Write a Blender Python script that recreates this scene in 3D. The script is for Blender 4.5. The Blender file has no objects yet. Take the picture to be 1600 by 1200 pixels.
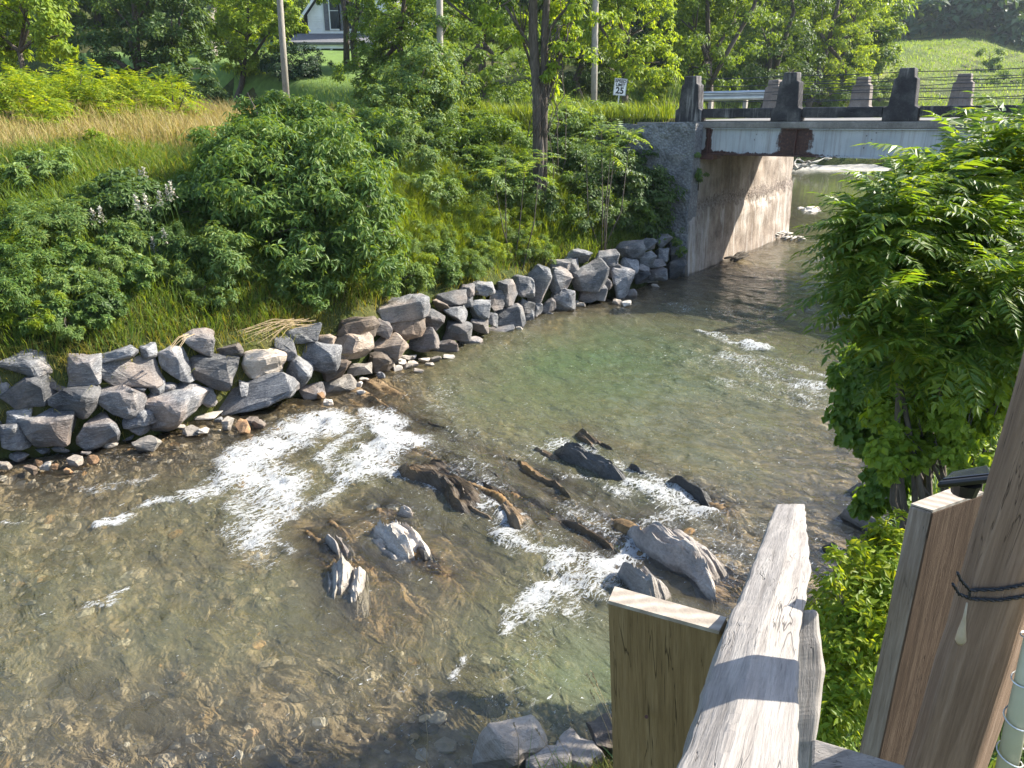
import bpy, bmesh, math, random
import numpy as np
from mathutils import Vector, Matrix, noise as mnoise
SC = bpy.context.scene
COL = SC.collection
# ------------------------------------------------------------------ camera, sky, sun, exposure
PITCH = math.radians(20.14); CH = 4.8
cam = bpy.data.cameras.new('camera'); cam.lens = 27.0; cam.sensor_width = 36.0
cam.clip_start = 0.05; cam.clip_end = 1500
co = bpy.data.objects.new('camera', cam); COL.objects.link(co)
co.location = (0, 0, CH); co.rotation_euler = (math.radians(90) - PITCH, 0, 0)
SC.camera = co
SUN = Vector((.770, .208, .60)).normalized()
w = bpy.data.worlds.new('World'); SC.world = w; w.use_nodes = True
nt = w.node_tree; nt.nodes.clear()
sk = nt.nodes.new('ShaderNodeTexSky'); sk.sky_type = 'NISHITA'; sk.sun_disc = False
sk.sun_elevation = math.asin(SUN.z); sk.sun_rotation = math.atan2(SUN.x, SUN.y)
bg = nt.nodes.new('ShaderNodeBackground'); bg.inputs['Strength'].default_value = 0.125
wo = nt.nodes.new('ShaderNodeOutputWorld')
nt.links.new(sk.outputs[0], bg.inputs['Color']); nt.links.new(bg.outputs[0], wo.inputs['Surface'])
sl = bpy.data.lights.new('sun', 'SUN'); sl.energy = 4.8; sl.angle = math.radians(.53); sl.color = (1, .93, .80)
so = bpy.data.objects.new('sun', sl); COL.objects.link(so)
so.rotation_euler = SUN.to_track_quat('Z', 'Y').to_euler()
SC.view_settings.view_transform = 'Standard'; SC.view_settings.look = 'None'
SC.view_settings.exposure = 1.68; SC.view_settings.gamma = 1.0; SC.view_settings.use_curve_mapping = False
cy = SC.cycles
cy.max_bounces = 6; cy.diffuse_bounces = 2; cy.glossy_bounces = 2; cy.transmission_bounces = 4
cy.transparent_max_bounces = 8; cy.caustics_reflective = False; cy.caustics_refractive = False
cy.use_denoising = True; cy.sample_clamp_indirect = 6

# ------------------------------------------------------------------ helpers: pixels of the photo to places in the world
cP, sP = math.cos(PITCH), math.sin(PITCH)
def ray(px, py):
    u = (px - 800) / 1200; v = (600 - py) / 1200
    return Vector((u, cP + v * sP, -sP + v * cP))
def G(px, py, z=0.0):
    r = ray(px, py); return Vector((0, 0, CH)) + r * ((z - CH) / r.z)
def A(px, py, Y):
    r = ray(px, py); return Vector((0, 0, CH)) + r * (Y / r.y)
def Zp(px, py, Z): return Vector((0, 0, CH)) + ray(px, py) * Z
def sst(a, b, x):
    t = np.clip((x - a) / (b - a), 0, 1); return t * t * (3 - 2 * t)
def _h(i, j, k, seed):
    n = (i * 374761393 + j * 668265263 + k * 2147483647 * 0 + k * 1274126177 + seed * 974711) & 0xffffffff
    n = ((n ^ (n >> 13)) * 1103515245) & 0xffffffff
    n = ((n ^ (n >> 16)) * 69069) & 0xffffffff
    return ((n >> 8) & 0xffff) / 65535.0
def vn(P, seed=0):
    P = np.asarray(P, float); I = np.floor(P).astype(np.int64); F = P - I; F = F * F * (3 - 2 * F)
    r = 0
    for a in (0, 1):
        for b in (0, 1):
            for c in (0, 1):
                wgt = (F[:, 0] if a else 1 - F[:, 0]) * (F[:, 1] if b else 1 - F[:, 1]) * (F[:, 2] if c else 1 - F[:, 2])
                r = r + wgt * _h(I[:, 0] + a, I[:, 1] + b, I[:, 2] + c, seed)
    return r
def fbm(P, seed=0, o=4):
    P = np.asarray(P, float); s = 0; a = .5; t = 0
    for k in range(o):
        s = s + a * vn(P * 2 ** k, seed + k * 7); t += a; a *= .5
    return s / t
def n2(x, y, sc, seed=0, o=4):
    x = np.asarray(x, float); y = np.asarray(y, float)
    x, y = np.broadcast_arrays(x, y)
    return fbm(np.stack([x.ravel() * sc, y.ravel() * sc, np.zeros(x.size)], -1), seed, o).reshape(x.shape)
def nrm(a): return a / np.maximum(np.linalg.norm(a, axis=-1, keepdims=True), 1e-9)

def raw_mesh(name, V, F, smooth=False, mats=None, attrs=None):
    """F: list of int arrays, each (n, k)"""
    me = bpy.data.meshes.new(name)
    V = np.asarray(V, np.float32); me.vertices.add(len(V)); me.vertices.foreach_set('co', V.ravel())
    if not isinstance(F, list): F = [F]
    F = [np.asarray(f, np.int32) for f in F if len(f)]
    idx = np.concatenate([f.ravel() for f in F]); tot = np.concatenate([np.full(len(f), f.shape[1], np.int32) for f in F])
    st = np.concatenate([[0], np.cumsum(tot)[:-1]]).astype(np.int32)
    me.loops.add(len(idx)); me.loops.foreach_set('vertex_index', idx)
    me.polygons.add(len(tot)); me.polygons.foreach_set('loop_start', st)
    me.update(calc_edges=True)
    me.polygons.foreach_set('use_smooth', np.full(len(tot), smooth, bool))
    for k, v in (attrs or {}).items():
        a = me.attributes.new(k, 'FLOAT', 'POINT'); a.data.foreach_set('value', np.asarray(v, np.float32))
    for m in (mats or []): me.materials.append(m)
    return me
def link(name, me, parent=None, loc=None):
    o = bpy.data.objects.new(name, me); COL.objects.link(o)
    if loc is not None: o.location = loc
    if parent is not None: o.parent = parent
    return o
def tag(o, label=None, cat=None, group=None, kind=None):
    if label: o['label'] = label
    if cat: o['category'] = cat
    if group: o['group'] = group
    if kind: o['kind'] = kind
    return o
def thing(name, loc, label, cat, group=None):
    o = bpy.data.objects.new(name, None); COL.objects.link(o); o.location = loc; o.empty_display_size = .2
    return tag(o, label, cat, group)
def part(name, V, F, mat, parent, smooth=False, attrs=None):
    """mesh given in world coordinates, parented to a thing that is only translated"""
    V = np.asarray(V, float)
    if parent is not None:
        o = parent; off = np.zeros(3)
        while o is not None: off = off + np.array(o.location); o = o.parent
        V = V - off
    return link(name, raw_mesh(name, V, F, smooth, [mat], attrs), parent)

class MB:
    def __init__(s): s.V = []; s.F = {}; s.n = 0
    def add(s, V, F):
        V = np.asarray(V, float)
        for f in F: s.F.setdefault(len(f), []).append([i + s.n for i in f])
        s.V.append(V); s.n += len(V); return s
    def hexa(s, c):    # 8 corners: bottom 4 ccw, top 4 ccw
        return s.add([list(p) for p in c], [(3, 2, 1, 0), (4, 5, 6, 7), (0, 1, 5, 4), (1, 2, 6, 5), (2, 3, 7, 6), (3, 0, 4, 7)])
    def box(s, o, ex, ey, ez):   # origin corner and three edge vectors
        o, ex, ey, ez = map(Vector, (o, ex, ey, ez))
        return s.hexa([o, o + ex, o + ex + ey, o + ey, o + ez, o + ex + ez, o + ex + ey + ez, o + ey + ez])
    def tube(s, pts, rad, k=6, cap=True):
        pts = [Vector(p) for p in pts]; n = len(pts)
        if not hasattr(rad, '__len__'): rad = [rad] * n
        V = []; F = []
        for i, p in enumerate(pts):
            t = (pts[min(i + 1, n - 1)] - pts[max(i - 1, 0)]).normalized()
            a = t.cross(Vector((0.31, .83, .2))).normalized(); b = t.cross(a)
            for j in range(k):
                th = 2 * math.pi * j / k; V.append(list(p + (a * math.cos(th) + b * math.sin(th)) * rad[i]))
        for i in range(n - 1):
            for j in range(k):
                F.append((i * k + j, i * k + (j + 1) % k, (i + 1) * k + (j + 1) % k, (i + 1) * k + j))
        if cap: F.append(tuple(range(k - 1, -1, -1))); F.append(tuple((n - 1) * k + j for j in range(k)))
        return s.add(V, F)
    def prism(s, poly, ex):      # closed polygon (list of Vectors) extruded along ex
        n = len(poly); ex = Vector(ex); P = [Vector(p) for p in poly]
        V = [list(p) for p in P] + [list(p + ex) for p in P]
        return s.add(V, [tuple(range(n - 1, -1, -1)), tuple(range(n, 2 * n))] + [(i, (i + 1) % n, n + (i + 1) % n, n + i) for i in range(n)])
    def build(s, name, mat, parent=None, smooth=False):
        V = np.concatenate(s.V); F = [np.array(f) for f in s.F.values()]
        return part(name, V, F, mat, parent, smooth)
def recess(o, width=.01, seg=1):
    m = o.modifiers.new('bevel', 'BEVEL'); m.width = width; m.segments = seg; m.limit_method = 'ANGLE'; return o

# ------------------------------------------------------------------ materials
class NT:
    def __init__(s, name):
        s.m = bpy.data.materials.new(name); s.m.use_nodes = True; s.t = s.m.node_tree; s.t.nodes.clear()
        s.out = s.t.nodes.new('ShaderNodeOutputMaterial')
    def n(s, typ, ins=None, **kw):
        nd = s.t.nodes.new('ShaderNode' + typ)
        for k, v in kw.items(): setattr(nd, k, v)
        for k, v in (ins or {}).items():
            sock = nd.inputs[k]
            if isinstance(v, bpy.types.NodeSocket): s.t.links.new(v, sock)
            else: sock.default_value = v
        return nd
    def coord(s, which='Object'): return s.n('TexCoord').outputs[which]
    def map(s, v, sc=(1, 1, 1), rot=(0, 0, 0), loc=(0, 0, 0)):
        return s.n('Mapping', {'Vector': v, 'Scale': sc, 'Rotation': rot, 'Location': loc}).outputs[0]
    def noise(s, v, sc, det=4, rough=.55, dist=0):
        return s.n('TexNoise', {'Vector': v, 'Scale': sc, 'Detail': det, 'Roughness': rough, 'Distortion': dist}).outputs[0]
    def ramp(s, f, stops, interp='LINEAR'):
        nd = s.n('ValToRGB', {'Fac': f}); cr = nd.color_ramp; cr.interpolation = interp
        while len(cr.elements) < len(stops): cr.elements.new(.5)
        for e, (p, c) in zip(cr.elements, stops):
            e.position = p; e.color = (*c, 1) if hasattr(c, '__len__') else (c, c, c, 1)
        return nd.outputs[0]
    def mix(s, f, a, b, mode='MIX'):
        nd = s.n('MixRGB', blend_type=mode)
        for k, v in (('Fac', f), ('Color1', a), ('Color2', b)):
            if isinstance(v, bpy.types.NodeSocket): s.t.links.new(v, nd.inputs[k])
            else: nd.inputs[k].default_value = (*v, 1) if hasattr(v, '__len__') and len(v) == 3 else v
        return nd.outputs[0]
    def math(s, op, a, b=0.0, clamp=False):
        nd = s.n('Math', operation=op, use_clamp=clamp)
        for i, v in enumerate((a, b)):
            if isinstance(v, bpy.types.NodeSocket): s.t.links.new(v, nd.inputs[i])
            else: nd.inputs[i].default_value = v
        return nd.outputs[0]
    def bump(s, h, st=.4, d=.02, normal=None):
        ins = {'Height': h, 'Strength': st, 'Distance': d}
        if normal is not None: ins['Normal'] = normal
        return s.n('Bump', ins).outputs[0]
    def pbr(s, col, rough=.8, normal=None, metal=0.0, spec=.4):
        ins = {'Roughness': rough, 'Metallic': metal, 'Specular IOR Level': spec}
        ins['Base Color'] = col if isinstance(col, bpy.types.NodeSocket) else (*col, 1)
        if normal is not None: ins['Normal'] = normal
        return s.n('BsdfPrincipled', ins)
    def done(s, sh): s.t.links.new(sh.outputs[0], s.out.inputs['Surface']); return s.m

def leaf_mat(name, c1, c2, c3=None, trans=.45, rough=.5, tcol=None, spec=.28):
    t = NT(name); g = t.n('NewGeometry'); r = g.outputs['Random Per Island']
    col = t.ramp(r, [(0, c1), (.55, c2), (1, c3 or c2)])
    big = t.noise(t.coord(), 1.3, 2)
    col = t.mix(t.math('MULTIPLY', big, .35), col, c1)
    p = t.pbr(col, rough, spec=spec)
    tc = t.mix(1.0, col, tcol or (2.0, 1.7, .5), 'MULTIPLY')
    tr = t.n('BsdfTranslucent', {'Color': tc})
    mx = t.n('MixShader', {'Fac': trans}); t.t.links.new(p.outputs[0], mx.inputs[1]); t.t.links.new(tr.outputs[0], mx.inputs[2])
    return t.done(mx)
M = {}
M['maple'] = leaf_mat('maple_leaves', (0.073, 0.129, 0.022), (0.114, 0.189, 0.027), (0.175, 0.256, 0.033))
M['bright'] = leaf_mat('bright_leaves', (0.137, 0.220, 0.026), (0.200, 0.287, 0.031), (0.273, 0.354, 0.037), .5)
M['dark'] = leaf_mat('dark_leaves', (0.043, 0.084, 0.023), (0.069, 0.120, 0.028), (0.098, 0.154, 0.036), .35)
M['bush'] = leaf_mat('bush_leaves', (0.058, 0.121, 0.028), (0.098, 0.169, 0.038), (0.176, 0.242, 0.045), .4)
M['pale'] = leaf_mat('pale_leaves', (0.095, 0.167, 0.044), (0.142, 0.212, 0.062), (0.206, 0.287, 0.087), .45)
M['sumac'] = leaf_mat('sumac_leaves', (.06, .125, .02), (.10, .175, .025), (.19, .25, .035), .52, .45, (2.0, 1.7, .45), .4)
M['vine'] = leaf_mat('vine_leaves', (0.073, 0.147, 0.024), (0.109, 0.194, 0.031), (0.163, 0.248, 0.037), .45, .45)
M['yellowbush'] = leaf_mat('yellow_leaves', (0.109, 0.187, 0.014), (0.187, 0.259, 0.019), (0.296, 0.331, 0.029), .5)
M['far'] = leaf_mat('far_leaves', (0.037, 0.075, 0.031), (0.056, 0.106, 0.044), (0.075, 0.125, 0.050), .3)
M['yew'] = leaf_mat('yew_leaves', (0.016, 0.044, 0.018), (0.026, 0.058, 0.022), (0.039, 0.078, 0.026), .2)
M['grass'] = leaf_mat('green_grass', (.07, .13, .022), (.11, .175, .03), (.17, .22, .045), .48)
M['brightgrass'] = leaf_mat('sunlit_grass', (.085, .14, .015), (.13, .19, .025), (.18, .22, .035), .5)
M['ygrass'] = leaf_mat('yellow_grass', (.13, .16, .03), (.2, .2, .045), (.26, .21, .07), .45)
M['tan'] = leaf_mat('dry_grass', (.26, .21, .09), (.36, .27, .11), (.34, .32, .10), .4, tcol=(1.2, 1.1, .7))
M['straw'] = leaf_mat('straw_stalks', (.26, .19, .11), (.38, .29, .17), None, .2, tcol=(1, 1, .8))
M['weed'] = leaf_mat('weed_leaves', (0.076, 0.142, 0.042), (0.118, 0.196, 0.056), (0.214, 0.265, 0.056), .4)

def bark(name, c1, c2):
    t = NT(name); v = t.coord(); f = t.noise(t.map(v, (9, 9, 1.6)), 3, 6, .65)
    return t.done(t.pbr(t.ramp(f, [(.3, c1), (.7, c2)]), .9, t.bump(f, .6, .03)))
M['bark'] = bark('bark', (.035, .028, .022), (.13, .105, .085))
M['palebark'] = bark('pale_bark', (.14, .12, .10), (.30, .27, .23))
M['drift'] = bark('driftwood', (.25, .23, .2), (.5, .47, .42))
M['darkwood'] = bark('wet_wood', (.02, .017, .013), (.07, .055, .04))

def rock_mat(name, c1, c2, c3, vein=.5, brown=(.22, .13, .07), bamt=.35, rough=.75, strata=None):
    t = NT(name); v = t.coord(); oi = t.n('ObjectInfo').outputs['Random']
    off = t.n('VectorMath', {0: v, 1: t.n('CombineXYZ', {'X': t.math('MULTIPLY', oi, 40), 'Y': t.math('MULTIPLY', oi, 17), 'Z': 0}).outputs[0]}, operation='ADD').outputs[0]
    f = t.noise(off, 2.2, 6, .62); col = t.ramp(f, [(.28, c1), (.5, c2), (.75, c3)])
    fine = t.noise(off, 26, 5, .7)
    col = t.mix(.55, col, t.ramp(fine, [(.25, .35), (.75, 1.25)]), 'MULTIPLY')
    lay = t.noise(t.map(off, strata or (1.5, 2, 14), (.5, .3, 0)), 3, 5, .6, .4)
    vm = t.ramp(t.noise(t.map(off, (1, 1, 4), (.8, .5, .3)), 4.5, 4, .6, 1.5), [(.47, 0), (.5, 1), (.53, 0)])
    col = t.mix(t.math('MULTIPLY', vm, .35 * vein), col, (.55, .54, .52))
    bm = t.ramp(t.noise(off, 1.1, 3), [(.5, 0), (.68, 1)])
    col = t.mix(t.math('MULTIPLY', bm, bamt), col, brown)
    var = t.ramp(oi, [(0, .55), (.5, 1), (1, 1.5)])
    col = t.mix(1, col, var, 'MULTIPLY')
    wz = t.n('SeparateXYZ', {'Vector': t.n('NewGeometry').outputs['Position']}).outputs['Z']
    wet = t.math('MULTIPLY', t.ramp(t.math('ADD', wz, t.math('MULTIPLY', t.noise(v, 5, 3), .12)), [(.07, 1), (.12, 0)]), .6)
    col = t.mix(wet, col, t.mix(1, col, (.3, .27, .24), 'MULTIPLY'))
    h = t.math('ADD', t.math('MULTIPLY', fine, .35), t.math('ADD', t.math('MULTIPLY', f, .6), t.math('MULTIPLY', lay, .7)))
    return t.done(t.pbr(col, rough, t.bump(h, .8, .05), spec=.35))
M['slate'] = rock_mat('slate_rock', (.048, .05, .056), (.13, .132, .14), (.30, .30, .30), .8, bamt=.4)
M['brownrock'] = rock_mat('brown_rock', (.10, .08, .065), (.2, .16, .13), (.33, .28, .23), .2, bamt=.5)
M['palestone'] = rock_mat('pale_stone', (.28, .25, .22), (.42, .38, .33), (.55, .5, .45), .1, (.34, .2, .1), .3)
M['wetledge'] = rock_mat('wet_ledge', (.045, .033, .022), (.105, .075, .046), (.20, .145, .085), .0, (.26, .14, .04), .45, .3, (1.2, 14, 3))
M['blackledge'] = rock_mat('black_ledge', (.02, .021, .022), (.045, .045, .045), (.09, .088, .085), .1, (.1, .06, .03), .2, .35, (1.2, 14, 3))
M['greyledge'] = rock_mat('grey_ledge', (.12, .11, .105), (.24, .215, .195), (.36, .33, .3), .1, (.2, .13, .09), .3, .7, (1.2, 18, 3))
M['orangestone'] = rock_mat('orange_stone', (.13, .075, .04), (.21, .125, .065), (.30, .21, .13), .1, (.3, .16, .06), .5)

def concrete(name, c1, c2, c3, streak=.5, scol=(.5, .47, .43), pebble=0.0, sc=1.0):
    t = NT(name); v = t.coord(); f = t.noise(v, 1.6 * sc, 7, .68)
    col = t.ramp(f, [(.3, c1), (.5, c2), (.72, c3)])
    st = t.noise(t.map(v, (5 * sc, 5 * sc, .35)), 2.2, 5, .6)
    sm = t.math('MULTIPLY', t.ramp(st, [(.52, 0), (.66, 1)]), t.ramp(t.noise(v, .8, 2), [(.42, 0), (.6, 1)]))
    col = t.mix(t.math('MULTIPLY', sm, streak), col, scol)
    fine = t.noise(v, 30, 4, .7); h = fine
    col = t.mix(.5, col, t.ramp(fine, [(.25, .45), (.7, 1.2)]), 'MULTIPLY')
    if pebble:
        vo = t.n('TexVoronoi', {'Vector': v, 'Scale': 16.0})
        pc = t.ramp(vo.outputs['Distance'], [(0, 1.35), (.5, .8), (.8, .35)])
        col = t.mix(pebble, col, pc, 'MULTIPLY'); h = t.math('SUBTRACT', fine, t.math('MULTIPLY', vo.outputs['Distance'], 2.5))
    return t.done(t.pbr(col, .9, t.bump(h, .7, .03), spec=.25))
M['darkconc'] = concrete('stained_concrete', (.02, .019, .022), (.045, .043, .046), (.14, .13, .125), .75, (.36, .34, .32))
M['greyconc'] = concrete('grey_concrete', (.13, .12, .11), (.22, .2, .18), (.34, .31, .28), .4, (.12, .1, .1))
M['farconc'] = concrete('weathered_concrete', (.13, .11, .10), (.2, .17, .15), (.3, .26, .23), .5, (.1, .085, .08))
M['pebble'] = concrete('pebbly_concrete', (.14, .14, .145), (.22, .22, .225), (.36, .35, .34), .2, (.42, .41, .4), .5)
def abut_mat():
    t = NT('abutment_concrete'); v = t.coord(); f = t.noise(v, .9, 7, .66)
    col = t.ramp(f, [(.3, (.11, .085, .07)), (.47, (.26, .21, .17)), (.7, (.41, .36, .31))])
    sep = t.n('SeparateXYZ', {'Vector': v})
    st = t.noise(t.map(v, (2.2, 2.2, .22)), 1.9, 6, .65)
    low = t.ramp(sep.outputs['Z'], [(.0, 1), (.5, 1), (.56, .45), (1, .3)])
    low = t.ramp(t.math('DIVIDE', sep.outputs['Z'], 3.6), [(.0, 1), (.45, 1), (.56, .35), (1, .25)])
    col = t.mix(t.math('MULTIPLY', t.ramp(st, [(.5, 0), (.6, 1)]), t.math('MULTIPLY', low, .55)), col, (.52, .49, .46))
    st2 = t.noise(t.map(v, (1.2, 1.2, .5), loc=(7, 3, 1)), 1.6, 6, .65)
    col = t.mix(t.math('MULTIPLY', t.ramp(st2, [(.5, 0), (.7, 1)]), .55), col, (.10, .075, .055))
    # broken rough band halfway up, where the face has spalled
    zz = t.math('ADD', t.math('DIVIDE', sep.outputs['Z'], 3.6), t.math('MULTIPLY', t.math('SUBTRACT', t.noise(v, 2.2, 5, .7), .5), .28))
    band = t.ramp(zz, [(.48, 0), (.51, 1), (.56, 1), (.60, 0)])
    peb = t.noise(v, 14, 4, .8)
    col = t.mix(t.math('MULTIPLY', band, .85), col, t.ramp(peb, [(.35, (.05, .035, .028)), (.65, (.36, .3, .26))]))
    fine = t.noise(v, 26, 4, .7)
    col = t.mix(.4, col, t.ramp(fine, [(.25, .5), (.7, 1.15)]), 'MULTIPLY')
    h = t.math('ADD', fine, t.math('MULTIPLY', t.math('MULTIPLY', band, peb), 3))
    return t.done(t.pbr(col, .9, t.bump(h, .6, .04), spec=.2))
M['abut'] = abut_mat()
def girder_mat():
    t = NT('painted_girder'); v = t.coord(); sep = t.n('SeparateXYZ', {'Vector': v}); X, Z = sep.outputs['X'], sep.outputs['Z']
    paint = t.ramp(t.noise(v, 1.4, 4), [(.3, (.31, .33, .35)), (.7, (.44, .45, .46))])
    big = t.noise(v, 3.0, 6, .65); fine = t.noise(v, 16, 4, .7)
    def near(x0, wd): return t.math('SUBTRACT', 1.0, t.math('DIVIDE', t.math('ABSOLUTE', t.math('SUBTRACT', X, x0)), wd), True)
    a = t.math('MULTIPLY', t.math('ADD', near(3.12, .62), near(.66, .14)), 1.5)
    b = t.math('MULTIPLY', t.math('SUBTRACT', 1.0, t.math('DIVIDE', Z, .17), True), 1.1)
    e = t.math('MULTIPLY', near(.18, .3), 1.2)
    fade = t.math('SUBTRACT', 1.0, t.math('DIVIDE', t.math('SUBTRACT', X, 3.8), 1.5), True)
    b = t.math('MULTIPLY', b, t.math('ADD', t.math('MULTIPLY', fade, .8), .2))
    tot = t.math('ADD', t.math('ADD', a, b), t.math('ADD', e, t.math('MULTIPLY', t.math('SUBTRACT', big, .5), 1.6)))
    dr = t.noise(t.map(v, (7, 7, .5)), 2.6, 5, .65)
    tot = t.math('ADD', tot, t.math('MULTIPLY', t.math('SUBTRACT', dr, .5), .7))
    mask = t.ramp(tot, [(.46, 0), (.52, .6), (.66, 1)])
    vo = t.n('TexVoronoi', {'Vector': t.map(v, (1, 1, .8)), 'Scale': 6.5}); vo.inputs['Randomness'].default_value = 1
    spots = t.ramp(t.math('ADD', vo.outputs['Distance'], t.math('MULTIPLY', t.math('SUBTRACT', 1, big), .34)), [(.27, 1), (.32, 0)])
    spots = t.math('MULTIPLY', spots, t.ramp(t.noise(v, 2.1, 3), [(.46, 0), (.56, 1)]))
    paint = t.mix(t.math('MULTIPLY', t.ramp(t.noise(t.map(v, (9, 9, .4)), 2.2, 5, .65), [(.48, 0), (.68, 1)]), .55), paint, (.20, .17, .15))
    rust = t.ramp(fine, [(.3, (.022, .012, .012)), (.55, (.06, .026, .02)), (.75, (.17, .075, .045))])
    col = t.mix(t.math('MAXIMUM', mask, t.math('MULTIPLY', spots, .9)), paint, rust)
    return t.done(t.pbr(col, .6, t.bump(t.math('ADD', mask, fine), .3, .01), spec=.3))
M['girder'] = girder_mat()
def simple(name, c, rough=.7, var=.25, sc=4, metal=0, bump=.2):
    t = NT(name); f = t.noise(t.coord(), sc, 5, .6)
    lo = tuple(x * (1 - var) for x in c); hi = tuple(min(1, x * (1 + var)) for x in c)
    return t.done(t.pbr(t.ramp(f, [(.3, lo), (.7, hi)]), rough, t.bump(t.noise(t.coord(), sc * 8, 4), bump, .01), metal))
M['rust'] = simple('rusty_steel', (.07, .03, .022), .8, .5, 6)
M['steel'] = simple('galvanised_steel', (.45, .47, .48), .45, .15, 3, .6)
M['cable'] = simple('wire_rope', (.07, .07, .075), .6, .3, 8, .4)
M['polewood'] = bark('pole_wood', (.2, .18, .15), (.36, .33, .29))
M['asphalt'] = simple('asphalt', (.16, .155, .15), .9, .2, 12)
M['gravel'] = simple('gravel', (.36, .34, .31), .95, .35, 14, 0, 1)
M['white'] = simple('white_paint', (.74, .74, .73), .6, .08, 2)
M['black'] = simple('black_plastic', (.012, .012, .014), .35, .2, 3)
M['signwhite'] = simple('sign_white', (.75, .75, .75), .5, .06, 6)
M['shingle'] = simple('roof_shingles', (.13, .13, .14), .9, .3, 9)
M['darkglass'] = simple('window_glass', (.03, .035, .045), .1, .2, 1, 0, 0)
M['redcone'] = simple('sumac_cone_red', (.09, .012, .015), .9, .5, 60, 0, 1)
M['glue'] = simple('dried_resin', (.36, .29, .20), .4, .15, 20)
M['olive'] = simple('pale_tube', (.42, .40, .27), .5, .2, 4)
M['wire'] = simple('bright_wire', (.6, .6, .58), .35, .1, 4, .7)
M['plume'] = leaf_mat('pale_flower_plume', (.36, .35, .29), (.5, .48, .42), (.36, .27, .18), .2, tcol=(1, 1, .9))

def wood(name, c1, c2, c3, axis=(30, 30, 1.3), dark=.0):
    t = NT(name); v = t.coord('Object')
    g = t.noise(t.map(v, axis), 2.4, 8, .68, .35); f = t.noise(t.map(v, tuple(a * 7 for a in axis)), 2.0, 5, .7)
    col = t.ramp(g, [(.28, c1), (.5, c2), (.74, c3)])
    col = t.mix(.5, col, t.ramp(f, [(.3, .55), (.65, 1.15)]), 'MULTIPLY')
    cr = t.ramp(t.noise(t.map(v, tuple(a * 1.2 for a in axis), loc=(3, 1, 0)), 1.5, 3, .5, .6), [(.492, 0), (.5, 1), (.508, 0)])
    cm = t.ramp(t.noise(v, 3.4, 2), [(.42, 0), (.55, 1)])
    col = t.mix(t.math('MULTIPLY', t.math('MULTIPLY', cr, cm), .85), col, tuple(x * .18 for x in c1))
    sp = t.n('TexVoronoi', {'Vector': t.map(v, tuple(a * 2 for a in axis)), 'Scale': 2.2}).outputs['Distance']
    col = t.mix(t.math('MULTIPLY', t.ramp(sp, [(.06, 1), (.12, 0)]), .5), col, tuple(x * .3 for x in c1))
    h = t.math('SUBTRACT', t.math('ADD', g, f), t.math('MULTIPLY', t.math('MULTIPLY', cr, cm), 2))
    return t.done(t.pbr(col, .85, t.bump(h, .5, .004), spec=.2))
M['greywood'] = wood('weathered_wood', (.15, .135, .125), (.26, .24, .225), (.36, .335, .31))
M['plankwood'] = wood('plank_wood', (.12, .078, .034), (.19, .128, .06), (.26, .185, .095))
M['brownwood'] = wood('brown_post_wood', (.12, .078, .052), (.22, .148, .102), (.33, .245, .185))
M['shadedbrown'] = wood('shaded_post_wood', (.032, .02, .013), (.065, .042, .028), (.115, .082, .058))  # post brown with the shade beside the tall post darkened into its colour
M['plankgrey'] = wood('grey_brown_wood', (.12, .095, .075), (.21, .175, .145), (.31, .27, .23))
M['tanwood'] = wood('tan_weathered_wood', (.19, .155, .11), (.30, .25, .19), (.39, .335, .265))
def endgrain():
    t = NT('end_grain'); v = t.coord()
    r = t.n('TexWave', {'Vector': t.map(v, (1, 1, 1), loc=(.12, .35, 0)), 'Scale': 13.0, 'Distortion': 2.5, 'Detail': 4.0, 'Detail Scale': 2.0}, wave_type='RINGS', rings_direction='Z')
    col = t.ramp(r.outputs[0], [(.1, (.27, .23, .19)), (.6, (.33, .29, .24)), (.95, (.37, .33, .28))])
    f = t.noise(v, 60, 4, .7); col = t.mix(.5, col, t.ramp(f, [(.3, .6), (.7, 1.1)]), 'MULTIPLY')
    return t.done(t.pbr(col, .9, t.bump(f, .5, .004), spec=.15))
M['endgrain'] = endgrain()

def ground_mat():
    t = NT('bank_soil'); v = t.coord(); f = t.noise(v, .5, 6, .6); g = t.noise(v, 6, 5, .7)
    col = t.ramp(f, [(.3, (.035, .05, .015)), (.5, (.06, .075, .022)), (.7, (.11, .10, .04))])
    col = t.mix(.6, col, t.ramp(g, [(.3, .4), (.7, 1.3)]), 'MULTIPLY')
    return t.done(t.pbr(col, .95, t.bump(g, .8, .1), spec=.1))
M['ground'] = ground_mat()
def field_mat():
    t = NT('meadow_grass'); v = t.coord(); f = t.noise(v, .06, 6, .65); g = t.noise(v, .9, 6, .75)
    col = t.ramp(f, [(.35, (.09, .13, .03)), (.5, (.13, .165, .04)), (.65, (.19, .20, .06))])
    col = t.mix(.75, col, t.ramp(g, [(.3, .35), (.7, 1.35)]), 'MULTIPLY')
    return t.done(t.pbr(col, .95, t.bump(g, 1, .6), spec=.1))
M['field'] = field_mat()
M['lawn'] = simple('lawn_grass', (.10, .165, .03), .95, .25, 3, 0, .6)

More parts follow.
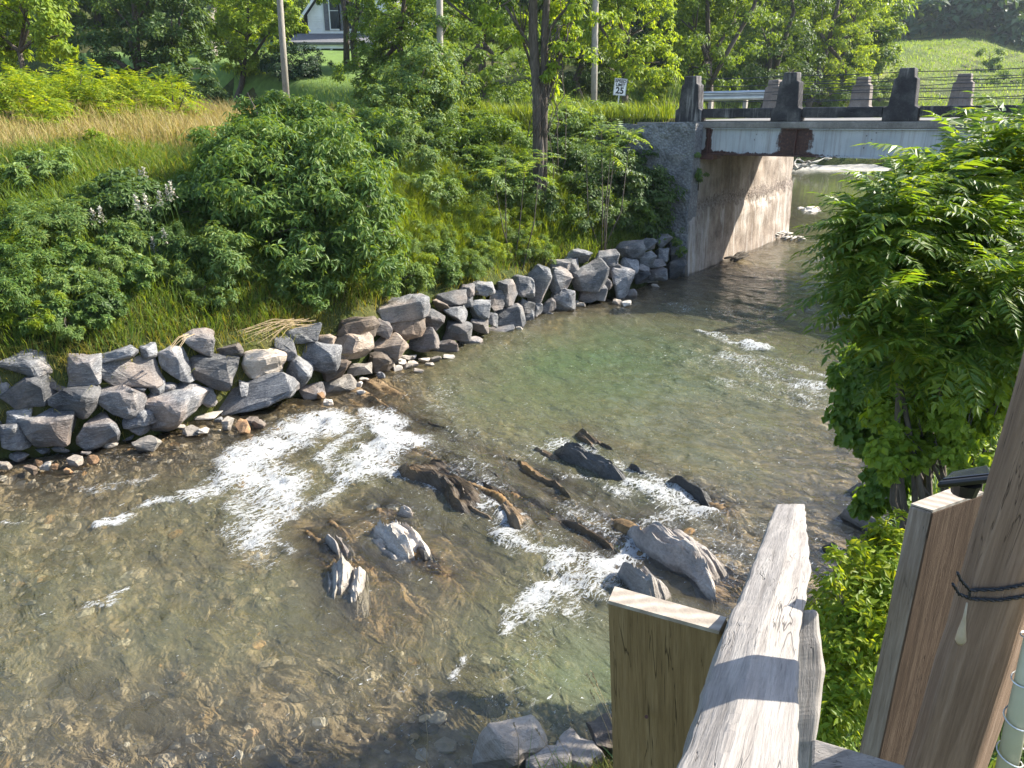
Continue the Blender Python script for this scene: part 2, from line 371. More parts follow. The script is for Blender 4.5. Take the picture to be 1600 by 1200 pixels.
def bed_mat():
    t = NT('river_bed'); v = t.coord(); d = t.noise(v, 1.2, 3)
    wv = t.n('VectorMath', {0: v, 1: t.n('VectorMath', {0: t.n('TexNoise', {'Vector': v, 'Scale': 3.0, 'Detail': 2.0}).outputs['Color'], 1: (.12, .12, .12)}, operation='MULTIPLY').outputs[0]}, operation='ADD').outputs[0]
    vo = t.n('TexVoronoi', {'Vector': wv, 'Scale': 3.2}); v2 = t.n('TexVoronoi', {'Vector': wv, 'Scale': 9.0})
    f = t.noise(v, .75, 7, .66)
    col = t.ramp(f, [(.28, (.10, .092, .07)), (.42, (.20, .16, .105)), (.58, (.28, .215, .135)), (.75, (.36, .28, .18))])
    sc = t.n('SeparateXYZ', {'Vector': vo.outputs['Color']}).outputs['X']
    col = t.mix(.55, col, t.ramp(sc, [(0, .5), (.5, 1), (1, 1.25)]), 'MULTIPLY')
    col = t.mix(.45, col, t.ramp(v2.outputs['Distance'], [(.15, 1.2), (.6, .5)]), 'MULTIPLY')
    ob = t.ramp(t.noise(v, 1.6, 4, .6), [(.6, 0), (.7, 1)])
    col = t.mix(t.math('MULTIPLY', ob, .5), col, (.3, .17, .05))
    dk = t.ramp(t.noise(t.map(v, (1.6, .7, 1), (0, 0, .9)), 1.3, 5, .65), [(.57, 0), (.66, 1)])
    col = t.mix(t.math('MULTIPLY', dk, .7), col, (.035, .035, .03))
    lg = t.n('Attribute', attribute_name='ledge').outputs['Fac']
    sv = t.noise(t.map(v, (1.2, 9, 3), (0, 0, .82)), 1.6, 6, .65, .3)
    lc = t.ramp(sv, [(.3, (.045, .03, .018)), (.48, (.15, .10, .055)), (.62, (.26, .18, .10)), (.75, (.34, .26, .16))])
    lc = t.mix(t.math('MULTIPLY', t.ramp(t.noise(v, 2.4, 4), [(.55, 0), (.7, 1)]), .6), lc, (.32, .17, .05))
    col = t.mix(t.ramp(lg, [(.3, 0), (.7, .9)]), col, lc)
    fine = t.noise(v, 18, 5, .75); col = t.mix(.6, col, t.ramp(fine, [(.3, .45), (.7, 1.3)]), 'MULTIPLY')
    h = t.math('ADD', t.math('MULTIPLY', vo.outputs['Distance'], -.8), t.math('MULTIPLY', fine, .4))
    return t.done(t.pbr(col, .9, t.bump(h, .7, .06), spec=.1))
M['bed'] = bed_mat()
FLOW = math.atan2(-.72, -.69)
def water_mat():
    t = NT('river_water'); v = t.coord(); al = t.map(v, (1, 1, 1), (0, 0, -FLOW))
    foam = t.n('Attribute', attribute_name='foam').outputs['Fac']; dep = t.n('Attribute', attribute_name='depth').outputs['Fac']
    rip = t.n('Attribute', attribute_name='ripple').outputs['Fac']
    w1 = t.noise(t.map(al, (2.6, 1.3, 1)), 2.2, 3, .55, .8); w2 = t.noise(t.map(al, (2.2, 1.5, 1)), 9, 4, .6, .5)
    h = t.math('MULTIPLY', t.math('ADD', w1, t.math('MULTIPLY', w2, .16)), rip)
    nor = t.bump(h, 1.0, .085)
    fr = t.n('Fresnel', {'IOR': 1.33, 'Normal': nor}).outputs[0]
    gl = t.n('BsdfGlossy', {'Color': (1, 1, 1, 1), 'Roughness': .03, 'Normal': nor})
    tr = t.n('BsdfTransparent', {'Color': t.ramp(dep, [(0, (1, 1, .98)), (.4, (.9, .9, .78)), (1, (.6, .72, .5))])})
    tb = t.n('BsdfDiffuse', {'Color': t.ramp(dep, [(0, (.25, .205, .14)), (.35, (.19, .18, .105)), (1, (.065, .115, .05))]), 'Normal': nor})
    k = t.math('SUBTRACT', 1.0, t.math('POWER', 2.718, t.math('MULTIPLY', dep, -1.05)))
    body = t.n('MixShader', {'Fac': k}); t.t.links.new(tr.outputs[0], body.inputs[1]); t.t.links.new(tb.outputs[0], body.inputs[2])
    sur = t.n('MixShader', {'Fac': fr}); t.t.links.new(body.outputs[0], sur.inputs[1]); t.t.links.new(gl.outputs[0], sur.inputs[2])
    s1 = t.noise(t.map(al, (5, 10, 5)), 1.5, 7, .72, 1.7); s2 = t.noise(v, 26, 5, .75, .5)
    wv = t.n('VectorMath', {0: t.map(al, (.42, 1.35, 1)), 1: t.n('VectorMath', {0: t.n('TexNoise', {'Vector': v, 'Scale': 3.2, 'Detail': 4.0}).outputs['Color'], 1: (.42, .42, .42)}, operation='MULTIPLY').outputs[0]}, operation='ADD').outputs[0]
    e1 = t.n('TexVoronoi', {'Vector': wv, 'Scale': 6.0}, feature='DISTANCE_TO_EDGE').outputs['Distance']
    e2 = t.n('TexVoronoi', {'Vector': wv, 'Scale': 15.0}, feature='DISTANCE_TO_EDGE').outputs['Distance']
    lace = t.math('ADD', t.math('MINIMUM', e1, t.math('MULTIPLY', e2, 1.25)), t.math('MULTIPLY', t.math('SUBTRACT', s1, .5), .55))
    fm = t.math('SUBTRACT', t.math('MULTIPLY', foam, .385), t.math('ADD', lace, .125))
    fm = t.math('MULTIPLY', t.ramp(fm, [(0.0, 0), (.10, .62), (.24, .95)]), t.ramp(foam, [(.22, 0), (.42, 1)]))
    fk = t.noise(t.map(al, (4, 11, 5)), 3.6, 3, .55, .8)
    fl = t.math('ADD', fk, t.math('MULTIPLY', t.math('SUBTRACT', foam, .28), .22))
    fm = t.math('MAXIMUM', fm, t.ramp(fl, [(.685, 0), (.725, .9)]))  # small white flecks, sun sparkles painted into the surface along with stray foam
    wh = t.pbr((.74, .76, .78), .6, t.bump(t.math('ADD', s2, s1), 1.0, .10), spec=.4)
    fin = t.n('MixShader', {'Fac': fm}); t.t.links.new(sur.outputs[0], fin.inputs[1]); t.t.links.new(wh.outputs[0], fin.inputs[2])
    return t.done(fin)
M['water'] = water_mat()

# ------------------------------------------------------------------ shape of the land
BASE_PX = [(0, 735), (120, 718), (240, 697), (330, 668), (440, 642), (500, 628), (600, 590), (700, 553), (780, 525), (860, 492), (950, 475), (1000, 460), (1075, 430)]
TOP_PX = [(0, 552), (100, 540), (250, 535), (330, 522), (440, 508), (500, 500), (590, 475), (680, 455), (770, 435), (890, 395), (960, 380), (1040, 366), (1075, 360)]
yb = lambda x: float(np.interp(x, [p[0] for p in BASE_PX], [p[1] for p in BASE_PX]))
yt = lambda x: float(np.interp(x, [p[0] for p in TOP_PX], [p[1] for p in TOP_PX]))
wall_pts = [G(*p) for p in BASE_PX]
e0 = (wall_pts[3] - wall_pts[0]).normalized()
B0 = A(1080, 170, 23.4); U = Vector((.798, -.602, .0147)); Nn = Vector((.602, .798, 0)); UP = Vector((0, 0, 1))
def bt(x, y): return (x - B0.x) * -.798 + (y - B0.y) * .602     # metres back from the left end of the bridge
def br(x, y): return (x - B0.x) * .602 + (y - B0.y) * .798      # metres upstream of the near rail
LEFT = [(wall_pts[0].x - 60 * e0.x, wall_pts[0].y - 60 * e0.y)] + [(p.x, p.y) for p in wall_pts] + [(10.4, 29.8), (13, 36), (20.5, 61), (33, 58), (60, 51), (200, 30)]
RIGHT = [(-60, -22), (-8, 2.6), (-.6, 4.2), (.6, 4.55), (1.6, 5.5), (3.9, 7.7), (6, 10.2), (9, 12.8), (14.4, 17.2), (19, 25), (30, 40), (45, 47), (80, 44), (200, 20)]
def sdist(x, y, poly):
    P = np.stack([np.asarray(x, float).ravel(), np.asarray(y, float).ravel()], -1); best = np.full(len(P), 1e9); sg = np.ones(len(P))
    for a, b in zip(poly[:-1], poly[1:]):
        a = np.array(a); b = np.array(b); ab = b - a; t = np.clip(((P - a) @ ab) / (ab @ ab), 0, 1)
        q = P - (a + t[:, None] * ab); dd = np.hypot(q[:, 0], q[:, 1]); cr = ab[0] * q[:, 1] - ab[1] * q[:, 0]
        m = dd < best; best = np.where(m, dd, best); sg = np.where(m, np.sign(cr), sg)
    return (best * sg).reshape(np.shape(x))
def height(x, y):
    x = np.asarray(x, float); y = np.asarray(y, float)
    d = sdist(x, y, LEFT); q = -sdist(x, y, RIGHT); r = br(x, y); t = bt(x, y)
    zt = np.interp(x, [-8, 5], [1.3, .85])
    bank = -1.4 + (1.4 + zt) * sst(.1, .7, d) + 2.75 * (1 - np.exp(-np.maximum(d - .7, 0) / 2.9)) + .012 * np.maximum(d, 0) + (n2(x, y, .5, 3) - .5) * .35 * sst(.8, 2, d)
    far = -1.4 + 1.9 * sst(0, 1.0, d) + np.minimum(.33 * np.maximum(d, 0), 3.9) + .098 * np.clip(d - 12, 0, 78) + .5 * np.clip(d - 92, 0, 110) + (n2(x, y, .1, 5) - .5) * 1.2 * sst(6, 20, d)
    z = bank + (far - bank) * sst(1, 7, r)
    z = z + np.clip(.2 * (r - 6), 0, 2.6) * sst(4, 14, t) * sst(0, 8, d)
    rd = 4.36 + .85 * np.minimum(r + .4, 0)
    emb = np.maximum(z, rd); z = z + (emb - z) * sst(.8, 4.5, t) * sst(1.5, -.5, r)
    on = sst(-.4, 0, r) * sst(7.2, 5.8, r) * sst(.1, .5, t)
    z = z * (1 - on) + 4.36 * on
    zr = -1.4 + 1.45 * sst(-.2, .3, q) + .55 * np.clip(q, 0, 3.2) + .1 * np.maximum(q - 3.2, 0) * (q < 20) + .1 * 16.8 * (q >= 20) + (n2(x, y, .8, 9) - .5) * .3 * sst(.3, 1.5, q)
    return np.where((d < .02) | (q > .02), np.maximum(zr, np.where(d < .02, -1.4, z)), z)
def hz(x, y): return float(height(np.array([x]), np.array([y]))[0])

def grid_mesh(name, xs, ys, fn, mat, smooth=True, extra=None, keep=None):
    X, Y = np.meshgrid(xs, ys); Z = fn(X, Y); nx, ny = len(xs), len(ys)
    V = np.stack([X.ravel(), Y.ravel(), Z.ravel()], -1)
    i = (np.arange(ny - 1)[:, None] * nx + np.arange(nx - 1)[None]).ravel()
    F = np.stack([i, i + 1, i + nx + 1, i + nx], -1)
    if keep is not None:
        kv = keep(X, Y).ravel(); F = F[kv[F].any(1)]
        used = np.zeros(len(V), bool); used[F] = True; mp = np.cumsum(used) - 1; V = V[used]; F = mp[F]
        at = {k: np.asarray(v).ravel()[used] for k, v in (extra(X, Y, Z) if extra else {}).items()}
    else: at = {k: np.asarray(v).ravel() for k, v in (extra(X, Y, Z) if extra else {}).items()}
    return link(name, raw_mesh(name, V, F, smooth, [mat], at))
def axis(*segs):
    out = []
    for a, b, st in segs: out += list(np.arange(a, b, st))
    return np.array(out)
gx = axis((-400, -80, 20), (-80, -14, 2), (-14, 12, .25), (12, 40, 1), (40, 120, 4), (120, 520, 20)); gy = axis((-60, 2, 3), (2, 33, .25), (33, 80, 1), (80, 200, 5), (200, 640, 20))
ground = tag(grid_mesh('ground', gx, gy, height, M['ground']), 'green brown soil of the river banks and slopes', None, None, 'structure')
# the meadow beyond the river and the lawn and road lie a little above the soil
fx = axis((15, 120, 2), (120, 300, 10)); fy = axis((58, 175, 2))
def fkeep(X, Y): return (sdist(X, Y, LEFT) > 7) & (br(X, Y) > 12) & (X > 18) & (sdist(X, Y, LEFT) < 97)
meadow = tag(grid_mesh('meadow', fx, fy, lambda x, y: height(x, y) + .08, M['field'], keep=fkeep), 'sunlit rough meadow rising beyond the bridge', None, None, 'structure')

def road_strip(name, r0, r1, t0, t1, z, mat, n=40):
    V = []; F = []
    for i in range(n + 1):
        t = t0 + (t1 - t0) * i / n; p = Vector((B0.x, B0.y, 0)) - Vector((U.x, U.y, 0)) * t
        for r in (r0, r1): q = p + Nn * r; V.append((q.x, q.y, z))
        if i: F.append((2 * i - 2, 2 * i - 1, 2 * i + 1, 2 * i))
    return link(name, raw_mesh(name, V, np.array(F), False, [mat]))
tag(road_strip('road', .7, 5.1, .6, 60, 4.385, M['asphalt']), 'narrow grey road leading left from the bridge', None, None, 'structure')
lx = axis((-34, -6, .4)); ly = axis((36, 60, .4))
tag(grid_mesh('lawn', lx, ly, lambda x, y: height(x, y) + .14, M['lawn'], keep=lambda X, Y: (br(X, Y) > 6.2) & (bt(X, Y) > 12)), 'mown lawn sloping below the white house', None, None, 'structure')

# ------------------------------------------------------------------ river bed and water
def cap_field(x, y, caps):
    f = np.zeros_like(x)
    for (x1, y1, x2, y2, wpx, inten) in caps:
        a = np.array(G(x1, y1))[:2]; b = np.array(G(x2, y2))[:2]; ab = b - a
        wd = wpx * (a[1] + b[1]) / 2 * 1.12 / 1200 * 1.25
        t = np.clip(((x - a[0]) * ab[0] + (y - a[1]) * ab[1]) / max(ab @ ab, 1e-6), 0, 1)
        dd = np.hypot(x - a[0] - t * ab[0], y - a[1] - t * ab[1])
        f = np.maximum(f, inten * (1 - sst(.1, 1.55, dd / wd)))
    return f
FOAM_GLINTS = [(420, 760, 640, 700, 120, .36), (860, 900, 1040, 790, 90, .36), (130, 800, 330, 780, 70, .3), (880, 700, 1100, 780, 70, .36), (700, 760, 830, 830, 50, .45), (1100, 560, 1300, 600, 90, .36), (840, 960, 760, 1080, 60, .3), (620, 1000, 560, 1150, 50, .28), (250, 860, 120, 960, 60, .24), (700, 680, 900, 700, 50, .4), (1040, 480, 1180, 500, 40, .38), (485, 660, 400, 730, 48, 1), (430, 740, 385, 850, 42, .85), (470, 700, 330, 760, 35, .8), (250, 785, 310, 775, 24, .85), (165, 828, 200, 815, 14, .8), (130, 760, 240, 745, 20, .6),
        (570, 650, 635, 690, 30, 1), (640, 690, 560, 740, 40, .9), (560, 740, 490, 780, 30, .75), (600, 735, 690, 750, 24, .8), (560, 650, 510, 735, 22, .7),
        (690, 755, 770, 790, 14, .85), (780, 780, 830, 800, 14, .8), (810, 790, 800, 850, 22, .75), (820, 850, 885, 870, 18, .85), (880, 875, 930, 890, 36, 1), (935, 890, 850, 945, 40, .95), (850, 950, 815, 985, 26, .7),
        (960, 890, 1010, 830, 26, .9), (1000, 825, 1095, 785, 24, .8), (960, 755, 1080, 790, 22, .7), (870, 685, 1000, 745, 18, .65), (880, 745, 940, 770, 24, .6), (1000, 745, 1060, 780, 20, .75),
        (1120, 560, 1290, 620, 50, .5), (1105, 520, 1180, 548, 12, .75), (1130, 600, 1300, 640, 30, .42), (1240, 600, 1290, 605, 12, .75), (1180, 560, 1300, 590, 14, .5),  # faint wide capsules here paint sun glints on the water as white lace
        (730, 1010, 750, 1050, 8, .7), (900, 960, 800, 1060, 40, .42), (640, 960, 560, 1060, 30, .36), (150, 960, 200, 920, 8, .65), (690, 1040, 600, 1180, 26, .36), (800, 690, 900, 700, 30, .5),
        (350, 840, 420, 880, 26, .5), (400, 850, 460, 860, 14, .65), (700, 700, 860, 830, 60, .45), (900, 790, 980, 850, 40, .48), (30, 830, 50, 825, 8, .65), (500, 570, 640, 600, 14, .45), (1060, 490, 1300, 480, 30, .35)]
LEDGE = [(640, 700, 830, 800, 60, 1), (740, 690, 960, 850, 60, .85), (900, 670, 1130, 790, 26, .9), (500, 830, 600, 940, 70, .8), (590, 800, 700, 880, 60, .85), (1000, 820, 1130, 910, 50, .8), (560, 600, 660, 660, 60, .7)]
LEDGE_TOP = [(645, 705, 840, 800, 46, 1), (735, 688, 965, 845, 52, 1), (885, 676, 1010, 745, 26, 1), (1000, 722, 1125, 788, 14, 1), (590, 800, 690, 885, 40, .9), (505, 825, 560, 935, 44, .9), (570, 600, 680, 680, 40, .8)]
def bed_h(x, y):
    dl = -sdist(x, y, LEFT); dr = sdist(x, y, RIGHT); m = np.minimum(dl, dr)
    z = -.02 - .16 * np.clip(m, -.5, 2.2)
    pool = np.exp(-(((x - 1.3) / 3.4) ** 2 + ((y - 14.6) / 3.2) ** 2)); z = z - .55 * pool - .25 * sst(20, 40, y)
    z = z - .7 * np.exp(-(((x - .9) / 1.1) ** 2 + ((y - 5.5) / .9) ** 2))
    c, s = math.cos(-.82), math.sin(-.82); a = x * c + y * s; b = -x * s + y * c
    strata = .55 * n2(a * .5, b * 2.6, 1.0, 21, 3) + .45 * n2(a * .8, b * 9, 1.0, 23, 3)
    led = cap_field(x, y, LEDGE)
    z = z + led * (.26 + .34 * (strata - .45)) + (n2(x, y, 1.5, 31, 5) - .5) * .20 + (n2(x, y, 6, 33, 3) - .5) * .06
    return np.minimum(z, -.05 + .06 * (strata - .5) ) + .20 * sst(.35, .9, cap_field(x, y, LEDGE_TOP)) * sst(.40, .68, strata) * (.55 + .9 * (n2(x, y, 1.7, 25, 3) - .3))
rx = axis((-14, -9, .5), (-9, -4, .07), (-4, 4.5, .045), (4.5, 9, .07), (9, 24, .3), (24, 90, 2)); ry = axis((1.5, 3.5, .3), (3.5, 16, .045), (16, 20, .07), (20, 32, .2), (32, 64, 1))
rkeep = lambda X, Y: (sdist(X, Y, LEFT) < .6) & (sdist(X, Y, RIGHT) > -.8)
tag(grid_mesh('riverbed', rx, ry, bed_h, M['bed'], keep=rkeep, extra=lambda X, Y, Z: {'ledge': cap_field(X, Y, LEDGE)}), 'brown stony bed seen through the shallow water', None, None, 'structure')
def bed_stone_mat():
    t = NT('bed_stones'); r = t.n('NewGeometry').outputs['Random Per Island']; f = t.noise(t.coord(), 14, 5, .7)
    col = t.ramp(r, [(0, (.07, .065, .055)), (.3, (.17, .14, .10)), (.55, (.27, .21, .14)), (.8, (.36, .30, .22)), (.93, (.42, .38, .32)), (1, (.36, .19, .06))])
    col = t.mix(.6, col, t.ramp(f, [(.3, .45), (.7, 1.25)]), 'MULTIPLY')
    return t.done(t.pbr(col, .85, t.bump(f, .5, .02)))
M['bedstone'] = bed_stone_mat()
def bed_stones(n):
    R = np.random.default_rng(7); bm = bmesh.new(); bmesh.ops.create_icosphere(bm, subdivisions=1, radius=1); bm.verts.ensure_lookup_table()
    IV = np.array([v.co[:] for v in bm.verts]); IF = np.array([[v.index for v in f.verts] for f in bm.faces]); bm.free()
    x = R.uniform(-9, 8, n * 4); y = R.uniform(4, 17, n * 4); X, Y = x[:, None], y[:, None]
    k = (sdist(x, y, LEFT) < .2) & (sdist(x, y, RIGHT) > -.2) & (cap_field(x, y, LEDGE) < .35) & (R.random(n * 4) < np.clip(2.0 * n2(x, y, .7, 91, 3) - .45, .12, 1)); x, y = x[k][:n], y[k][:n]; n = len(x)
    s = .022 + .095 * R.random(n) ** 3.2; sc = s[:, None] * np.stack([R.uniform(.8, 1.6, n), R.uniform(.6, 1.1, n), R.uniform(.25, .55, n)], -1); az = R.uniform(0, 6.3, n)
    V = IV[None] * R.uniform(.75, 1.2, (n, 12, 1)) * sc[:, None]
    V = np.stack([V[..., 0] * np.cos(az)[:, None] - V[..., 1] * np.sin(az)[:, None], V[..., 0] * np.sin(az)[:, None] + V[..., 1] * np.cos(az)[:, None], V[..., 2] + .15 * V[..., 0]], -1)
    V = V + np.stack([x, y, np.minimum(bed_h(x, y) + s * .1, -.02 - s * .35)], -1)[:, None]
    return V.reshape(-1, 3), (IF[None] + (np.arange(n) * 12)[:, None, None]).reshape(-1, 3)
V, F = bed_stones(6500)
tag(link('bed_stones', raw_mesh('bed_stones', V, F, False, [M['bedstone']])), 'brown and grey stones covering the bed of the shallows', None, None, 'stuff')
def foam_glint_f(x, y):
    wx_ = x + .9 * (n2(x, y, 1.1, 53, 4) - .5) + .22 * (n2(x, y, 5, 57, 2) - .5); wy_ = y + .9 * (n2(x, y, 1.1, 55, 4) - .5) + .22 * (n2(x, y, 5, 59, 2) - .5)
    f = cap_field(wx_, wy_, FOAM_GLINTS); return f * (.55 + .8 * n2(x, y, 2.6, 51, 3))
def water_h(x, y):
    f = foam_glint_f(x, y); ca, sa = math.cos(FLOW), math.sin(FLOW); a = x * ca + y * sa; b = -x * sa + y * ca
    calm = sst(27, 40, y)
    wv = (n2(a * 2.4, b * 1.2, 1, 61, 3) - .5) * .10 * (1 - calm) + (n2(a * 7, b * 4.5, 1, 63, 3) - .5) * .045 * (1 - calm)
    return .02 + wv + f * (.02 + .17 * (n2(x, y, 3.2, 71, 4) - .4) + .07 * (n2(x, y, 10, 73, 2) - .5)) - .03 * sst(10.5, 8.5, y + .25 * x)
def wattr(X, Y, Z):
    f = foam_glint_f(X, Y); dep = np.clip((Z - bed_h(X, Y)) / 1.1, 0, 1)
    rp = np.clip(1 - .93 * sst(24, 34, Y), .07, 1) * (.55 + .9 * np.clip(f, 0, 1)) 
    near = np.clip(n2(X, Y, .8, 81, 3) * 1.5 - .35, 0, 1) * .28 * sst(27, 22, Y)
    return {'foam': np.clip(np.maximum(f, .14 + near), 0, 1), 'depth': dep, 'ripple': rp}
wx = axis((-14, -9, .3), (-9, 8, .05), (8, 24, .2), (24, 90, 2)); wy = axis((1.5, 3.5, .2), (3.5, 20, .05), (20, 32, .12), (32, 64, 1))
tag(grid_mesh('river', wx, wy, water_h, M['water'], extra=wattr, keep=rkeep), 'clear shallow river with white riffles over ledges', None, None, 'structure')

# ------------------------------------------------------------------ rocks
def hull_rock(rng, w, d, h, n=18, pw=.57, rough=.04, cuts=2):
    bm = bmesh.new()
    for _ in range(n):
        v = Vector((rng.gauss(0, 1), rng.gauss(0, 1), rng.gauss(0, 1))).normalized()
        v = Vector([math.copysign(abs(c) ** pw, c) for c in v]); k = rng.uniform(.86, 1.05)
        bm.verts.new((v.x * w / 2 * k, v.y * d / 2 * k, v.z * h / 2 * k))
    r = bmesh.ops.convex_hull(bm, input=bm.verts)
    bmesh.ops.delete(bm, geom=[v for v in bm.verts if not v.link_faces], context='VERTS')
    bmesh.ops.dissolve_limit(bm, angle_limit=.12, verts=bm.verts, edges=bm.edges)
    s = min(w, d, h)
    if cuts:
        bmesh.ops.bevel(bm, geom=list(bm.edges), offset=s * .045, segments=1, affect='EDGES', clamp_overlap=True)
        bmesh.ops.triangulate(bm, faces=bm.faces)
        L = s * .3
        es = [e for e in bm.edges if e.calc_length() > L]
        bmesh.ops.subdivide_edges(bm, edges=es, cuts=cuts)
        bmesh.ops.triangulate(bm, faces=[f for f in bm.faces if len(f.verts) > 3])
        o = Vector((rng.random() * 50, rng.random() * 50, 0))
        bm.normal_update()
        for v in bm.verts:
            q = v.co / s; v.co += v.normal * s * rough * 2 * (mnoise.fractal(q * 2.2 + o, 1, 2, 4) ) + Vector((0, 0, s * rough * .8 * mnoise.noise(Vector((q.x * 1.5, q.y, q.z * 7)) + o)))
    return bm
def bm_obj(name, bm, mat, parent=None, loc=(0, 0, 0), rot=None):
    me = bpy.data.meshes.new(name); bm.to_mesh(me); bm.free(); me.materials.append(mat)
    o = link(name, me, parent, loc)
    if rot is not None: o.rotation_euler = rot
    return o
BOULD = []
Z3 = [(80,245,170,110,8),(90,340,185,125,10),(12,325,50,60,0),(55,430,95,65,0),(40,510,110,110,0),(190,470,205,155,0),(285,365,175,145,-8),(300,255,175,115,0),(420,205,230,60,8),(450,375,190,145,10),(370,495,195,115,10),(512,262,265,125,-3),(570,180,65,65,0),(540,340,75,55,0),(530,445,115,85,0),(527,486,80,40,0),(685,238,95,165,18),(770,150,125,100,-4),(830,260,185,130,-5),(890,178,95,75,0),(680,395,265,165,14),(1012,232,180,115,0),(985,345,325,110,14),(805,362,55,75,0),(1120,165,75,125,30),(1195,108,175,62,4),(1262,140,85,45,0),(1155,270,105,120,-30),(1238,195,180,110,-10),(1390,92,195,90,4),(1378,165,150,118,-12),(1300,252,130,70,10),(1480,222,95,75,0),(1500,92,80,62,-20),(1522,160,145,90,4),(1400,250,110,50,12),(1320,322,135,80,14),(1215,340,100,60,15),(600,320,60,60,0),(340,300,60,60,0),(210,300,70,80,0),(650,330,60,50,0),(930,330,70,60,0),(1090,330,60,60,0)]
for cx, cy_, w_, h_, a_ in Z3: BOULD.append((cx / 2.5, 480 + cy_ / 2.5, w_ / 2.5, h_ / 2.5, a_))
Z4 = [(528,335,210,82,8),(695,290,125,62,10),(545,395,145,82,6),(600,437,145,80,14),(632,370,75,65,-20),(705,347,92,75,0),(795,331,90,68,0),(720,411,110,66,-4),(797,391,72,62,0),(905,360,115,80,6),(860,300,62,75,0),(895,272,72,100,20),(810,255,95,52,-5),(750,265,70,45,10),(957,250,80,75,0),(1010,247,92,135,-6),(1083,232,82,105,-14),(1190,215,130,118,8),(1100,297,95,90,8),(965,322,65,52,0),(1040,320,62,62,0),(970,358,55,45,0),(1005,336,40,50,0),(1035,355,62,28,5),(870,410,112,38,5),(675,467,112,42,8),(765,447,85,30,5),(1210,272,115,55,5),(1295,235,95,125,-20),(1255,147,95,65,0),(1160,140,100,52,-5),(1090,172,85,42,0),(1340,117,115,62,8),(1410,97,55,52,0),(1458,87,62,52,0),(1397,150,75,52,14),(1455,135,58,48,0),(1500,112,48,48,0),(1337,182,65,72,0),(1385,190,48,42,0),(1425,167,85,34,0),(1500,180,78,78,0),(1435,200,72,52,0),(1330,277,82,40,12),(1380,217,55,52,0),(1280,190,70,60,0),(1130,180,60,60,0),(660,320,60,50,0),(760,300,55,50,0),(840,370,55,50,0),(1240,240,60,50,0)]
for cx, cy_, w_, h_, a_ in Z4: BOULD.append((400 + cx / 2.2857, 340 + cy_ / 2.2857, w_ / 2.2857, h_ / 2.2857, a_))
for q in range(9): BOULD.append((-25 - 42 * q, 590 + (q % 3) * 45, 60, 50, (q * 37) % 30 - 15)); BOULD.append((-45 - 42 * q, 680 + 12 * (q % 2) + q * 7, 62, 55, (q * 53) % 30 - 15))
rng = random.Random(5)
wall = thing('boulder_wall', wall_pts[4], 'dry stacked retaining wall of large grey slate boulders along the far river edge', 'stone wall')
def wall_place(cx, cy_, back=0.0):
    cxx = max(cx, 0); Yb = G(cx, yb(cxx) + (735 - 735 if cx >= 0 else -cx * .14)).y; f = (yb(cxx) - cy_) / (yb(cxx) - yt(cxx))
    Y = Yb + .12 + .62 * max(f, -.1) + back
    p = A(cx, cy_, Y); Z = p.y * cP + (CH - p.z) * sP
    return p, Z
for i, (cx, cy_, w_, h_, a_) in enumerate(BOULD):
    p, Z = wall_place(cx, cy_); k = Z / 1200
    w, h = w_ * k * 1.12, h_ * k * 1.14; d = min(max(.8 * min(w, h) + .25 * max(w, h), .3), .95)
    bm = hull_rock(rng, w, d, h, 16 if w_ > 30 else 12, cuts=2 if w_ > 22 else 1)
    m = M['slate']
    if (490 < cx < 700 and rng.random() < .35) or cx in (1390 / 2.5,): m = M['brownrock']
    if i in (21, 36, 35): m = M['palestone']
    o = bm_obj('boulder', bm, m, wall, Vector(p) + Vector((0, .12, 0)) - wall.location)
    o.rotation_euler = Matrix.Rotation(math.radians(-a_), 3, 'Y').to_euler()
    o.rotation_euler.z = rng.uniform(-.05, .05)
# loose stones at the water's edge
LOOSE = [(575,530,120,60,'palestone'),(810,420,125,26,'palestone'),(745,485,95,24,'palestone'),(790,482,60,26,'palestone'),(890,450,48,58,'palestone'),(945,465,58,70,'orangestone'),(980,440,60,50,'brownrock'),(230,558,64,42,'slate'),(180,615,60,44,'palestone'),(290,600,75,50,'palestone'),(350,597,62,40,'orangestone'),(10,620,62,44,'palestone'),(60,582,90,30,'slate'),(140,610,40,30,'orangestone'),(400,530,110,40,'palestone'),(490,505,70,26,'slate'),(430,505,60,24,'palestone'),(1400,300,50,30,'palestone'),(1370,305,40,24,'palestone'),(1420,285,46,26,'palestone'),(1490,262,40,34,'slate'),(1560,210,60,26,'palestone'),(1530,230,46,26,'palestone'),(1590,230,46,22,'palestone'),(1240,345,60,36,'orangestone'),(1280,370,50,30,'palestone'),(700,470,50,24,'palestone'),(850,440,40,22,'slate'),(1010,455,60,44,'brownrock'),(1410,330,40,22,'palestone'),(265,640,44,28,'orangestone'),(215,625,40,30,'orangestone'),(110,635,60,40,'brownrock'),(330,570,40,20,'slate'),(160,560,60,22,'slate')]
LOOSE = [(a / 2.5, 480 + b / 2.5, c / 2.5, d / 2.5, m) for a, b, c, d, m in LOOSE]
L4 = [(530,500,50,22),(560,520,44,22),(600,510,48,20),(640,505,50,18),(690,497,50,18),(520,520,34,20),(555,497,38,18),(580,545,46,16),(1320,305,50,22),(1290,300,40,20),(1410,228,70,14),(1430,243,40,12),(1160,310,36,22),(1140,300,30,20),(940,395,30,20),(505,535,40,26),(620,525,36,16),(500,508,34,20)]
LOOSE += [(400 + a / 2.2857, 340 + b / 2.2857, c / 2.2857, d / 2.2857, 'palestone') for a, b, c, d in L4]
LB = {'palestone': 'small pale flat stone at the waterline below the boulder wall', 'orangestone': 'small rusty orange stone at the waterline below the boulder wall', 'brownrock': 'small brown stone at the waterline below the boulder wall', 'slate': 'small dark slate chip at the waterline below the boulder wall'}
